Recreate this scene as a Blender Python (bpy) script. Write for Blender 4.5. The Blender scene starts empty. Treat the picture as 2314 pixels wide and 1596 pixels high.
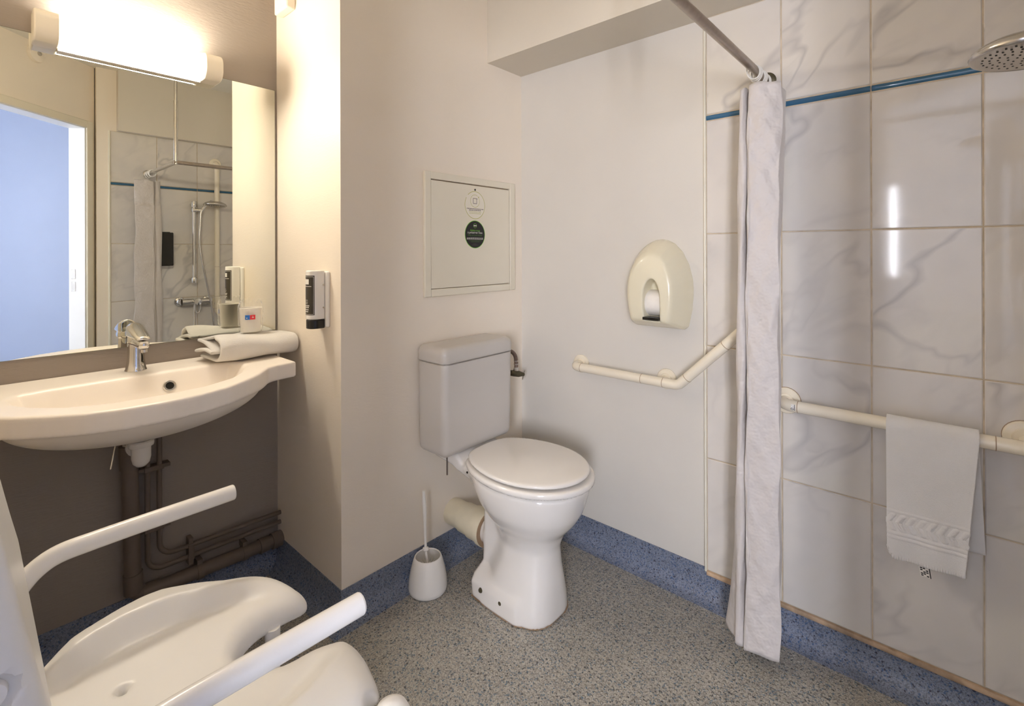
import bpy, math, random
import numpy as np
from mathutils import Vector, Matrix
random.seed(7); rng = np.random.default_rng(7)
PI = math.pi
SC = bpy.context.scene
COL = SC.collection

# ------------------------------------------------------------------ room numbers (metres)
H = 1.2075                                  # eye height
XR, YB, YM, XE = 1.725, 1.4772, 1.9596, .8214   # right wall, toilet wall, mirror wall, column edge
YS = -.245                                  # shower wall behind the viewer
XL, ZC = -.12, 2.42                         # left wall, ceiling
DN = Vector((.671, .741, 0)); DS = Vector((.741, -.671, 0))   # door wall: normal into room, direction along it
def door(s, n, z=0.): v = DS*s + DN*n; return Vector((v.x, v.y, z))

# ------------------------------------------------------------------ materials
def nodes(m):
    m.use_nodes = True
    return m.node_tree.nodes, m.node_tree.links, m.node_tree.nodes['Principled BSDF']
def base(name, col, rough=.5, metal=0., spec=.5, coat=0., sheen=0., trans=0., ior=1.45, sss=0.):
    m = bpy.data.materials.new(name); n, l, b = nodes(m)
    b.inputs['Base Color'].default_value = (*col, 1); b.inputs['Roughness'].default_value = rough
    b.inputs['Metallic'].default_value = metal; b.inputs['Specular IOR Level'].default_value = spec
    b.inputs['Coat Weight'].default_value = coat; b.inputs['Sheen Weight'].default_value = sheen
    b.inputs['Transmission Weight'].default_value = trans; b.inputs['IOR'].default_value = ior
    return m
def N(m, t, **kw):
    n = m.node_tree.nodes.new(t)
    for k, v in kw.items():
        if k in n.inputs: n.inputs[k].default_value = v
        else: setattr(n, k, v)
    return n
def L(m, a, b): m.node_tree.links.new(a, b)
def bsdf(m): return m.node_tree.nodes['Principled BSDF']
def objco(m, scale=(1, 1, 1)):
    t = N(m, 'ShaderNodeTexCoord'); mp = N(m, 'ShaderNodeMapping'); mp.inputs['Scale'].default_value = scale
    L(m, t.outputs['Object'], mp.inputs['Vector']); return mp.outputs['Vector']
def bump(m, height, strength, dist):
    b = N(m, 'ShaderNodeBump', Strength=strength, Distance=dist); L(m, height, b.inputs['Height'])
    L(m, b.outputs['Normal'], bsdf(m).inputs['Normal']); return b
def ramp(m, fac, stops):
    r = N(m, 'ShaderNodeValToRGB'); e = r.color_ramp.elements
    while len(e) > 1: e.remove(e[-1])
    e[0].position, e[0].color = stops[0][0], (*stops[0][1], 1)
    for p, c in stops[1:]:
        x = e.new(p); x.color = (*c, 1)
    L(m, fac, r.inputs['Fac']); return r.outputs['Color']
def mottled(name, col, rough, amt=.06, scale=4., **kw):          # a plain colour with faint uneven wear
    m = base(name, col, rough, **kw); v = objco(m)
    t = N(m, 'ShaderNodeTexNoise', Scale=scale, Detail=4.); L(m, v, t.inputs['Vector'])
    c = ramp(m, t.outputs['Fac'], [(.3, tuple(x*(1-amt) for x in col)), (.7, tuple(min(1, x*(1+amt*.6)) for x in col))])
    L(m, c, bsdf(m).inputs['Base Color']); return m
def paint(name, col, rough=.55, ribs=260., strength=.25, grain=(1, 1, 1)):
    m = mottled(name, col, rough, .035, 2.2)
    v = objco(m, grain)
    t = N(m, 'ShaderNodeTexNoise', Scale=ribs, Detail=2., Roughness=.6); L(m, v, t.inputs['Vector'])
    bump(m, t.outputs['Fac'], strength, .0015); return m

M = {}
M['wall'] = paint('cream_wall_paint', (.83, .755, .65), .45, 120, .22, (.5, .5, 1.6))
M['wall_right'] = paint('white_wall_paint', (.665, .638, .59), .38, 150, .12)
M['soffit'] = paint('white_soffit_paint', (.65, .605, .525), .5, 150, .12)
M['taupe'] = paint('taupe_wall_paint', (.31, .268, .232), .6, 110, .5, (.35, .35, 1.8))
M['ceiling'] = paint('ceiling_paint', (.80, .78, .72), .7, 120, .1)
M['outer'] = paint('bedroom_wall_paint', (.80, .82, .86), .6, 120, .1)
M['outer_blue'] = paint('pale_blue_wall_paint', (.27, .32, .46), .6, 120, .1)
M['outer_floor'] = mottled('grey_carpet', (.30, .30, .32), .9, .2, 60)
M['doorpaint'] = mottled('cream_gloss_paint', (.74, .69, .57), .3, .03)
M['doorjamb'] = mottled('white_gloss_paint', (.82, .83, .85), .3, .03)
M['trim'] = mottled('white_edge_trim', (.80, .77, .66), .35, .06, 8)
M['seal'] = mottled('stained_seal_strip', (.50, .36, .24), .5, .5, 18)
M['ceramic'] = mottled('white_ceramic', (.76, .735, .70), .12, .02, 3, coat=.4)
M['plastic'] = mottled('white_cistern_plastic', (.52, .49, .455), .28, .02, 3)
M['sinkstone'] = mottled('cream_composite', (.85, .79, .715), .33, .03, 5)
M['chair'] = mottled('white_moulded_plastic', (.79, .775, .745), .33, .02, 3)
M['chair_metal'] = mottled('white_coated_tube', (.80, .78, .75), .25, .02, 3)
M['cream'] = mottled('cream_plastic', (.74, .69, .53), .22, .03, 5, coat=.2)
M['nylon'] = mottled('cream_nylon_tube', (.80, .735, .605), .2, .03, 5, coat=.3)
M['joint'] = mottled('brown_joint_line', (.30, .20, .12), .6, .1)
M['pipecream'] = mottled('cream_pipe', (.74, .68, .52), .35, .07, 14)
M['pipebrown'] = mottled('brown_painted_pipe', (.155, .122, .10), .5, .08, 12)
M['white'] = mottled('white_gloss_plastic', (.82, .80, .76), .25, .02)
M['offwhite'] = mottled('lamp_end_plastic', (.84, .78, .66), .35, .03)
M['dark'] = mottled('black_plastic', (.012, .011, .010), .25, .1)
M['label'] = mottled('dark_label', (.045, .038, .028), .4, .1)
M['black'] = mottled('black_print', (.010, .010, .012), .5, .1)
M['ink'] = mottled('grey_print', (.10, .085, .09), .6, .1)
M['inkw'] = mottled('white_print', (.80, .79, .74), .5, .02)
M['stickerpale'] = mottled('pale_sticker', (.76, .715, .61), .4, .02)
M['green'] = mottled('green_print', (.17, .48, .04), .5, .05)
M['greend'] = mottled('dark_green_print', (.07, .17, .03), .5, .05)
M['olive'] = mottled('olive_print', (.42, .40, .08), .5, .05)
M['blue'] = mottled('blue_print', (.02, .16, .55), .5, .05)
M['red'] = mottled('red_print', (.75, .05, .06), .5, .05)
M['paper'] = mottled('paper', (.80, .77, .72), .8, .05, 30)
M['rod'] = mottled('brushed_steel', (.42, .36, .31), .32, .10, 60, metal=.85)
M['chrome'] = mottled('chrome', (.72, .71, .69), .07, .05, 8, metal=1.)
M['chromedull'] = mottled('dull_chrome', (.62, .59, .55), .2, .06, 8, metal=1.)
M['brass'] = mottled('dull_brass', (.10, .085, .05), .4, .2, 60, metal=.5)
M['braid'] = mottled('braided_hose', (.20, .14, .11), .45, .3, 300, metal=.4)
M['nozzle'] = mottled('grey_nozzle_plate', (.36, .29, .25), .4, .05)
M['mirrorglass'] = base('mirror_silver', (.88, .90, .80), .0, 1.)
v = objco(M['mirrorglass']); t = N(M['mirrorglass'], 'ShaderNodeTexNoise', Scale=1.5); L(M['mirrorglass'], v, t.inputs['Vector'])
L(M['mirrorglass'], ramp(M['mirrorglass'], t.outputs['Fac'], [(.3, (.885, .895, .83)), (.7, (.90, .91, .845))]), bsdf(M['mirrorglass']).inputs['Base Color'])
M['mirroredge'] = mottled('mirror_edge', (.25, .24, .20), .2, .05)

def cloth(name, col, scale, strength, dist=.002, rough=.9, sheen=.3):
    m = mottled(name, col, rough, .04, 9, sheen=sheen); v = objco(m)
    t = N(m, 'ShaderNodeTexNoise', Scale=scale, Detail=3., Roughness=.7); L(m, v, t.inputs['Vector'])
    bump(m, t.outputs['Fac'], strength, dist); return m
M['terry'] = cloth('white_terry', (.93, .92, .915), 650, .8, .003)
M['bathtowel'] = cloth('cream_terry', (.89, .865, .82), 520, .9, .004)
M['curtain'] = cloth('white_polyester', (.56, .525, .51), 16, .7, .012, .55, .2)

# clear wrapper
m = M['film'] = base('clear_film', (.95, .94, .90), .08, spec=.8); v = objco(m); bsdf(m).inputs['Alpha'].default_value = .14
t = N(m, 'ShaderNodeTexVoronoi', Scale=85.); L(m, v, t.inputs['Vector']); bump(m, t.outputs['Distance'], .6, .005)
fr = N(m, 'ShaderNodeLayerWeight', Blend=.35); L(m, ramp(m, fr.outputs['Facing'], [(0., (.07, .07, .07)), (.6, (.16, .16, .16)), (1., (.6, .6, .6))]), bsdf(m).inputs['Alpha'])
m = M['cup'] = mottled('milky_cup', (.88, .85, .78), .3, .03, 20); bsdf(m).inputs['Alpha'].default_value = .82

# marble tile: veins shifted per tile
def marble(name):
    m = base(name, (.72, .68, .63), .07, spec=.6); tc = N(m, 'ShaderNodeTexCoord'); g = N(m, 'ShaderNodeNewGeometry')
    sc = N(m, 'ShaderNodeVectorMath', operation='SCALE'); cmb = N(m, 'ShaderNodeCombineXYZ')
    ml = N(m, 'ShaderNodeMath', operation='MULTIPLY'); ml.inputs[1].default_value = 17.3
    L(m, g.outputs['Random Per Island'], ml.inputs[0])
    for i in range(3): L(m, ml.outputs[0], cmb.inputs[i])
    ad = N(m, 'ShaderNodeVectorMath', operation='ADD'); L(m, tc.outputs['Object'], ad.inputs[0]); L(m, cmb.outputs[0], ad.inputs[1])
    rot = N(m, 'ShaderNodeMapping'); rt_ = N(m, 'ShaderNodeMapping'); rt_.inputs['Rotation'].default_value = (.72, .60, .3); L(m, ad.outputs[0], rt_.inputs['Vector']); rot.inputs['Scale'].default_value = (1., 1., 2.3); L(m, rt_.outputs['Vector'], rot.inputs['Vector'])
    def vein(scale, dist, w, c, lo):
        n = N(m, 'ShaderNodeTexNoise', Scale=scale, Detail=3., Roughness=.5, Distortion=dist); L(m, rot.outputs['Vector'], n.inputs['Vector'])
        s = N(m, 'ShaderNodeMath', operation='SUBTRACT'); s.inputs[1].default_value = .5; L(m, n.outputs['Fac'], s.inputs[0])
        a = N(m, 'ShaderNodeMath', operation='ABSOLUTE'); L(m, s.outputs[0], a.inputs[0])
        k = N(m, 'ShaderNodeTexNoise', Scale=scale*.8, Detail=2.); L(m, ad.outputs[0], k.inputs['Vector'])
        v1 = ramp(m, a.outputs[0], [(0., (1, 1, 1)), (w, (0, 0, 0))]); v2 = ramp(m, k.outputs['Fac'], [(lo, (0, 0, 0)), (lo+.16, (c, c, c))])
        x = N(m, 'ShaderNodeMath', operation='MULTIPLY'); L(m, v1, x.inputs[0]); L(m, v2, x.inputs[1]); return x.outputs[0]
    va = vein(2.1, .3, .028, .55, .46); vb = vein(3.7, .5, .07, .22, .48)
    mx = N(m, 'ShaderNodeMath', operation='MAXIMUM'); L(m, va, mx.inputs[0]); L(m, vb, mx.inputs[1])
    cl = N(m, 'ShaderNodeTexNoise', Scale=3.5, Detail=3.); L(m, ad.outputs[0], cl.inputs['Vector'])
    bc = ramp(m, cl.outputs['Fac'], [(.3, (.61, .585, .56)), (.5, (.675, .64, .60)), (.72, (.70, .665, .60))])
    mix = N(m, 'ShaderNodeMix', data_type='RGBA'); L(m, mx.outputs[0], mix.inputs['Factor']); L(m, bc, mix.inputs['A'])
    mix.inputs['B'].default_value = (.36, .345, .35, 1); L(m, mix.outputs['Result'], bsdf(m).inputs['Base Color']); return m
M['tile'] = marble('marbled_tile')
M['grout'] = mottled('beige_grout', (.55, .46, .34), .85, .25, 25)
M['bluetile'] = mottled('blue_glazed_tile', (.030, .115, .215), .1, .15, 6, coat=.4)

def vinyl(name, cols, bumps):
    m = base(name, cols[0], .42); v = objco(m)
    col = None
    for i, (sc, lo, c) in enumerate(((430., .60, cols[1]), (250., .85, cols[2]), (360., .70, cols[3]), (230., .95, cols[4]))):
        t = N(m, 'ShaderNodeTexVoronoi', Scale=sc, Randomness=1.); L(m, v, t.inputs['Vector'])
        s = N(m, 'ShaderNodeSeparateColor'); L(m, t.outputs['Color'], s.inputs[0])
        k = ramp(m, s.outputs[i % 3], [(lo, (0, 0, 0)), (lo+.03, (1, 1, 1))])
        mix = N(m, 'ShaderNodeMix', data_type='RGBA'); L(m, k, mix.inputs['Factor'])
        if col is None: mix.inputs['A'].default_value = (*cols[0], 1)
        else: L(m, col, mix.inputs['A'])
        mix.inputs['B'].default_value = (*c, 1); col = mix.outputs['Result']
    big = N(m, 'ShaderNodeTexNoise', Scale=3., Detail=3.); L(m, v, big.inputs['Vector'])
    bm = ramp(m, big.outputs['Fac'], [(.3, (.86, .86, .86)), (.7, (1, 1, 1))])
    mul = N(m, 'ShaderNodeMix', data_type='RGBA', blend_type='MULTIPLY'); mul.inputs['Factor'].default_value = 1.
    L(m, col, mul.inputs['A']); L(m, bm, mul.inputs['B']); L(m, mul.outputs['Result'], bsdf(m).inputs['Base Color'])
    if bumps:
        t = N(m, 'ShaderNodeTexVoronoi', Scale=66., Randomness=.25); L(m, v, t.inputs['Vector'])
        r = ramp(m, t.outputs['Distance'], [(.0, (1, 1, 1)), (.20, (.75, .75, .75)), (.30, (0, 0, 0))])
        sx = N(m, 'ShaderNodeSeparateXYZ'); L(m, v, sx.inputs[0])
        mk = ramp(m, sx.outputs['X'], [(.0, (0, 0, 0)), (.9, (0, 0, 0)), (1., (1, 1, 1))])
        mm = N(m, 'ShaderNodeMath', operation='MULTIPLY'); L(m, r, mm.inputs[0]); L(m, mk, mm.inputs[1])
        bump(m, mm.outputs[0], .9, .0042)
        glint = ramp(m, mm.outputs[0], [(.6, (0, 0, 0)), (.95, (.28, .28, .28))])  # stud tops lightened: their highlight dots are put into the colour
        glint_mix = N(m, 'ShaderNodeMix', data_type='RGBA'); L(m, glint, glint_mix.inputs['Factor']); L(m, mul.outputs['Result'], glint_mix.inputs['A']); glint_mix.inputs['B'].default_value = (.55, .52, .47, 1)
        L(m, glint_mix.outputs['Result'], bsdf(m).inputs['Base Color']); bsdf(m).inputs['Roughness'].default_value = .33
    return m
M['floor'] = vinyl('speckled_vinyl', ((.36, .34, .305), (.47, .445, .39), (.10, .15, .20), (.25, .235, .21), (.08, .08, .08)), True)
M['cove'] = vinyl('blue_speckled_vinyl', ((.195, .225, .30), (.25, .285, .37), (.06, .11, .22), (.14, .155, .20), (.045, .05, .08)), False)

def emit(name, col, strength):
    m = bpy.data.materials.new(name); n, l, b = nodes(m)
    b.inputs['Base Color'].default_value = (*col, 1); b.inputs['Emission Color'].default_value = (*col, 1)
    b.inputs['Emission Strength'].default_value = strength; b.inputs['Roughness'].default_value = .4; return m
M['lamp'] = emit('lit_diffuser', (1., .89, .73), 84.)
M['sky'] = emit('daylight_pane', (.93, .94, 1.02), 56.)

# ------------------------------------------------------------------ mesh tools
class MB:
    def __init__(s): s.v = []; s.f = []; s.m = []
    def add(s, V, F, mi=0):
        o = len(s.v); s.v += [tuple(map(float, p)) for p in V]; s.f += [tuple(int(i)+o for i in f) for f in F]; s.m += [mi]*len(F); return s
    def box(s, lo, hi, mi=0):
        (a, b, c), (d, e, f) = lo, hi
        return s.add([(a, b, c), (d, b, c), (d, e, c), (a, e, c), (a, b, f), (d, b, f), (d, e, f), (a, e, f)],
                     [(3, 2, 1, 0), (4, 5, 6, 7), (0, 1, 5, 4), (1, 2, 6, 5), (2, 3, 7, 6), (3, 0, 4, 7)], mi)
    def tube(s, path, r, seg=16, caps=True, mi=0, up=None):
        P = [Vector(p) for p in path]; n = len(P); R = r if hasattr(r, '__len__') else [r]*n
        T = [(P[min(i+1, n-1)]-P[max(i-1, 0)]).normalized() for i in range(n)]
        u = Vector(up) if up else (Vector((0, 0, 1)) if abs(T[0].z) < .9 else Vector((1, 0, 0)))
        V = []; F = []
        for i in range(n):
            u = (u - T[i]*u.dot(T[i])).normalized(); w = T[i].cross(u)
            V += [P[i] + (u*math.cos(2*PI*k/seg) + w*math.sin(2*PI*k/seg))*R[i] for k in range(seg)]
        for i in range(n-1):
            for k in range(seg):
                a, b = i*seg+k, i*seg+(k+1) % seg; F.append((a, b, b+seg, a+seg))
        if caps: F.append(tuple(range(seg-1, -1, -1))); F.append(tuple(range((n-1)*seg, n*seg)))
        return s.add(V, F, mi)
    def lathe(s, prof, o=(0, 0, 0), axis=(0, 0, 1), seg=32, mi=0, sx=1.):
        ax = Vector(axis).normalized(); u = Vector((1, 0, 0)) if abs(ax.x) < .9 else Vector((0, 1, 0))
        u = (u-ax*u.dot(ax)).normalized(); w = ax.cross(u); o = Vector(o); V = []; F = []; n = len(prof)
        for r, z in prof: V += [o+ax*z+(u*math.cos(2*PI*k/seg)+w*math.sin(2*PI*k/seg)*sx)*r for k in range(seg)]
        for i in range(n-1):
            for k in range(seg):
                a, b = i*seg+k, i*seg+(k+1) % seg; F.append((a, b, b+seg, a+seg))
        if prof[0][0] > 1e-6: F.append(tuple(range(seg-1, -1, -1)))
        if prof[-1][0] > 1e-6: F.append(tuple(range((n-1)*seg, n*seg)))
        return s.add(V, F, mi)
    def prism(s, poly, ext, mi=0):            # poly: 3D points, ext: vector
        n = len(poly); e = Vector(ext); V = [Vector(p) for p in poly]+[Vector(p)+e for p in poly]
        return s.add(V, [tuple(range(n-1, -1, -1)), tuple(range(n, 2*n))]+[(i, (i+1) % n, n+(i+1) % n, n+i) for i in range(n)], mi)
    def grid(s, G, mi=0, flip=False):         # G[i][j] points
        a, b = len(G), len(G[0]); V = [p for row in G for p in row]; F = []
        for i in range(a-1):
            for j in range(b-1):
                q = (i*b+j, i*b+j+1, (i+1)*b+j+1, (i+1)*b+j); F.append(q[::-1] if flip else q)
        return s.add(V, F, mi)
    def build(s, name, mats, parent=None, sharp=35, bevel=0., solid=0., subsurf=0, bseg=2):
        me = bpy.data.meshes.new(name); me.from_pydata(s.v, [], s.f); me.validate()
        for mt in (mats if isinstance(mats, (list, tuple)) else [mats]): me.materials.append(M[mt] if isinstance(mt, str) else mt)
        if len(me.polygons) == len(s.m): me.polygons.foreach_set('material_index', s.m)
        import bmesh
        bm = bmesh.new(); bm.from_mesh(me); bmesh.ops.recalc_face_normals(bm, faces=bm.faces); bm.to_mesh(me); bm.free()
        me.polygons.foreach_set('use_smooth', [True]*len(me.polygons)); me.update()
        if sharp: me.set_sharp_from_angle(angle=math.radians(sharp))
        o = bpy.data.objects.new(name, me); COL.objects.link(o)
        if parent: o.parent = parent; o.matrix_parent_inverse = parent_inv(parent)
        if solid: q = o.modifiers.new('thickness', 'SOLIDIFY'); q.thickness = solid; q.offset = 0
        if bevel: q = o.modifiers.new('bevel', 'BEVEL'); q.width = bevel; q.segments = bseg; q.limit_method = 'ANGLE'; q.angle_limit = math.radians(30)
        if subsurf: q = o.modifiers.new('smooth', 'SUBSURF'); q.levels = q.render_levels = subsurf
        return o
def parent_inv(p):
    if p.parent is not None: return Matrix.Identity(4)
    return Matrix.LocRotScale(p.location, p.rotation_euler, p.scale).inverted()
def crom(pts, n=8, closed=False):
    P = [np.array(p, float) for p in pts]; out = []; k = len(P)
    for i in range(k if closed else k-1):
        p0 = P[(i-1) % k] if (closed or i > 0) else 2*P[0]-P[1]; p1 = P[i]; p2 = P[(i+1) % k]
        p3 = P[(i+2) % k] if (closed or i < k-2) else 2*P[-1]-P[-2]
        for t in np.linspace(0, 1, n, endpoint=False):
            out.append(.5*((2*p1)+(-p0+p2)*t+(2*p0-5*p1+4*p2-p3)*t*t+(-p0+3*p1-3*p2+p3)*t**3))
    if not closed: out.append(P[-1])
    return out
def bend(pts, rad, n=8):                       # polyline with rounded corners
    P = [Vector(p) for p in pts]; out = [P[0]]
    for i in range(1, len(P)-1):
        a, b, c = P[i-1], P[i], P[i+1]; d1, d2 = (a-b).normalized(), (c-b).normalized()
        ang = d1.angle(d2); tl = min(rad/math.tan(ang/2), (a-b).length*.49, (c-b).length*.49); r = tl*math.tan(ang/2)
        ctr = b+(d1+d2).normalized()*(r/math.sin(ang/2)); s0, s1 = b+d1*tl-ctr, b+d2*tl-ctr
        th = s0.angle(s1)
        for k in range(n+1):
            t = k/n; out.append(ctr+(s0*math.sin((1-t)*th)+s1*math.sin(t*th))/math.sin(th))
    out.append(P[-1]); return out
# implicit solids: surface nets
def nets(f, lo, hi, h):
    lo, hi = np.array(lo, float), np.array(hi, float); n = np.ceil((hi-lo)/h).astype(int)+1
    ax = [lo[i]+h*np.arange(n[i]) for i in range(3)]; X, Y, Z = np.meshgrid(*ax, indexing='ij')
    D = f(X, Y, Z); S = D < 0; cs = n-1; cnt = np.zeros(cs); sm = np.zeros((*cs, 3)); cross = []
    for a in range(3):
        s0 = [slice(None)]*3; s1 = [slice(None)]*3; s0[a] = slice(0, -1); s1[a] = slice(1, None)
        d0, d1 = D[tuple(s0)], D[tuple(s1)]; c = S[tuple(s0)] != S[tuple(s1)]; idx = np.argwhere(c); cross.append((idx, S[tuple(s0)][c]))
        t = d0[c]/(d0[c]-d1[c]); p = idx.astype(float); p[:, a] += t
        b, d = [(1, 2), (0, 2), (0, 1)][a]
        for db in (0, -1):
            for dd in (0, -1):
                q = idx.copy(); q[:, b] += db; q[:, d] += dd
                ok = np.all((q >= 0) & (q < cs), axis=1); q, pp = q[ok], p[ok]
                np.add.at(cnt, tuple(q.T), 1); np.add.at(sm, tuple(q.T), pp)
    act = cnt > 0; ids = -np.ones(cs, int); ids[act] = np.arange(act.sum()); V = sm[act]/cnt[act][:, None]*h+lo
    F = []
    for a in range(3):
        idx, sg = cross[a]; b, d = [(1, 2), (0, 2), (0, 1)][a]
        ok = (idx[:, b] > 0) & (idx[:, d] > 0) & (idx[:, b] < cs[b]) & (idx[:, d] < cs[d]); idx, sg = idx[ok], sg[ok]
        def cid(db, dd): q = idx.copy(); q[:, b] += db; q[:, d] += dd; return ids[tuple(q.T)]
        F.append(np.stack([cid(-1, -1), cid(0, -1), cid(0, 0), cid(-1, 0)], 1))
    F = np.concatenate(F); e = h*.05
    for _ in range(3):
        x, y, z = V.T; d = f(x, y, z)
        g = np.stack([f(x+e, y, z)-d, f(x, y+e, z)-d, f(x, y, z+e)-d], 1)/e; gg = (g**2).sum(1)+1e-9
        st = -(d/gg)[:, None]*g; ln = np.linalg.norm(st, axis=1)[:, None]; V = V+st*np.minimum(1, h*.5/(ln+1e-12))
    return V.tolist(), F.tolist()
def sdf(name, f, lo, hi, h, mat, parent=None, sharp=0):
    V, F = nets(f, lo, hi, h); b = MB(); b.add(V, F); return b.build(name, mat, parent, sharp=sharp)
def smin(a, b, k): hh = np.clip(.5+.5*(b-a)/k, 0, 1); return b*(1-hh)+a*hh-k*hh*(1-hh)
def smax(a, b, k): return -smin(-a, -b, k)
def rbox(X, Y, Z, c, hs, r):
    q = [np.abs(v-c[i])-(hs[i]-r) for i, v in enumerate((X, Y, Z))]
    return np.sqrt(sum(np.maximum(v, 0)**2 for v in q))+np.minimum(np.maximum(q[0], np.maximum(q[1], q[2])), 0)-r
def polysdf(X, Y, P):
    P = np.array(P); n = len(P); d = np.full(X.shape, 1e9); s = np.ones(X.shape)
    for i in range(n):
        a, b = P[i], P[i-1]; ex, ey = b-a; wx, wy = X-a[0], Y-a[1]; t = np.clip((wx*ex+wy*ey)/(ex*ex+ey*ey+1e-12), 0, 1)
        d = np.minimum(d, (wx-ex*t)**2+(wy-ey*t)**2)
        c1, c2, c3 = Y >= a[1], Y < b[1], ex*wy > ey*wx; fl = (c1 & c2 & c3) | (~c1 & ~c2 & ~c3); s = np.where(fl, -s, s)
    return s*np.sqrt(d)
def capsule(X, Y, Z, a, b, ra, rb=None):
    a, b = np.array(a), np.array(b); d = b-a; t = np.clip(((X-a[0])*d[0]+(Y-a[1])*d[1]+(Z-a[2])*d[2])/(d@d), 0, 1)
    return np.sqrt((X-a[0]-d[0]*t)**2+(Y-a[1]-d[1]*t)**2+(Z-a[2]-d[2]*t)**2)-(ra if rb is None else ra+(rb-ra)*t)

def tag(o, label, cat, group=None):
    o['label'] = label; o['category'] = cat
    if group: o['group'] = group
    return o
def thing(name, label, cat, loc=(0, 0, 0), group=None):
    o = bpy.data.objects.new(name, None); COL.objects.link(o); o.location = loc; o.empty_display_size = .05
    return tag(o, label, cat, group)
def struct(o): o['kind'] = 'structure'; return o
def text_mesh(s, size, align='CENTER'):
    cu = bpy.data.curves.new('lettering', 'FONT'); cu.body = s; cu.size = size; cu.align_x = align; cu.align_y = 'CENTER'; cu.resolution_u = 3
    o = bpy.data.objects.new('lettering', cu); COL.objects.link(o); dg = bpy.context.evaluated_depsgraph_get(); dg.update()
    me = o.evaluated_get(dg).to_mesh(); V = [tuple(x.co) for x in me.vertices]; F = [tuple(p.vertices) for p in me.polygons]
    o.evaluated_get(dg).to_mesh_clear(); bpy.data.objects.remove(o); bpy.data.curves.remove(cu); return V, F

# ================================================================== THE ROOM
N0, HEAD, SR, SL = .18, 2.007, .553, -.33      # door wall plane, head height, right and left jamb
def slab(name, lo, hi, mat): return struct(MB().box(lo, hi).build(name, mat, sharp=30))
slab('wall_mirror', (XL, YM, 0), (XE, YM+.1, ZC), 'taupe')
slab('wall_back', (XE, YB, 0), (XR+.13, YM+.1, ZC), 'wall')
slab('wall_right', (XR, YS-.1, 0), (XR+.13, YB, ZC), 'wall_right')
slab('wall_left', (XL-.1, .355, 0), (XL, YM+.1, ZC), 'wall')
b = MB(); y1 = (N0-.671*.59)/.741
b.prism([(.59, YS, 0), (.59, y1, 0), (.75, y1-.151, 0), (XR, y1-.151, 0), (XR, YS, 0)], (0, 0, ZC)); struct(b.build('wall_shower', 'wall', sharp=30))
struct(MB().prism([(XL-.1, .29, -.06), (.45, -.27, -.06), (XR+.13, -.45, -.06), (XR+.13, YM+.1, -.06), (XL-.1, YM+.1, -.06)], (0, 0, .06)).build('floor', 'floor', sharp=30))
struct(MB().prism([(XL-.1, .29, ZC), (.45, -.27, ZC), (XR+.13, -.45, ZC), (XR+.13, YM+.1, ZC), (XL-.1, YM+.1, ZC)], (0, 0, .06)).build('ceiling', 'ceiling', sharp=30))
struct(MB().box((1.502, YS, 2.0152), (XR, YB, ZC)).build('ceiling_bulkhead', 'soffit', sharp=30))
struct(MB().box((.694, YS, 2.0152), (1.502, YS+.055, ZC)).build('ceiling_bulkhead', 'soffit', sharp=30))
# door wall (diagonal) with the open doorway the picture is taken from
b = MB()
def dbox(b, s0, s1, n0, n1, z0, z1, mi=0):
    b.prism([door(s0, n0, z0), door(s1, n0, z0), door(s1, n1, z0), door(s0, n1, z0)], (0, 0, z1-z0), mi); return b
dbox(b, SR+.02, SR+.075, N0-.1, N0, 0, ZC); dbox(b, -1.7, SL-.02, N0-.1, N0, 0, ZC); dbox(b, SL-.02, SR+.02, N0-.1, N0, HEAD+.02, ZC)
dbox(b, SR+.075, 1.6, N0-.16, N0-.1, 0, ZC)
struct(b.build('wall_door', 'wall', sharp=30))
b = MB(); dbox(b, SR, SR+.02, N0-.102, N0+.002, 0, HEAD+.02); dbox(b, SL-.02, SL, N0-.102, N0+.002, 0, HEAD+.02); dbox(b, SL, SR, N0-.102, N0+.002, HEAD, HEAD+.02)
dr = struct(b.build('door_1', 'doorjamb', bevel=.002))
b = MB(); dbox(b, SR+.004, SR+.05, N0+.003, N0+.016, 0, HEAD+.05); dbox(b, SL-.05, SL-.004, N0+.003, N0+.016, 0, HEAD+.05); dbox(b, SL-.004, SR+.004, N0+.003, N0+.016, HEAD+.004, HEAD+.05)
b.build('architrave', 'doorpaint', dr, bevel=.004)
b = MB(); dbox(b, SR-.0015, SR, N0-.085, N0-.06, 1.04, 1.10); dbox(b, SR-.0015, SR, N0-.085, N0-.06, .96, 1.02); b.build('strike_plate', 'chromedull', dr)
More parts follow.
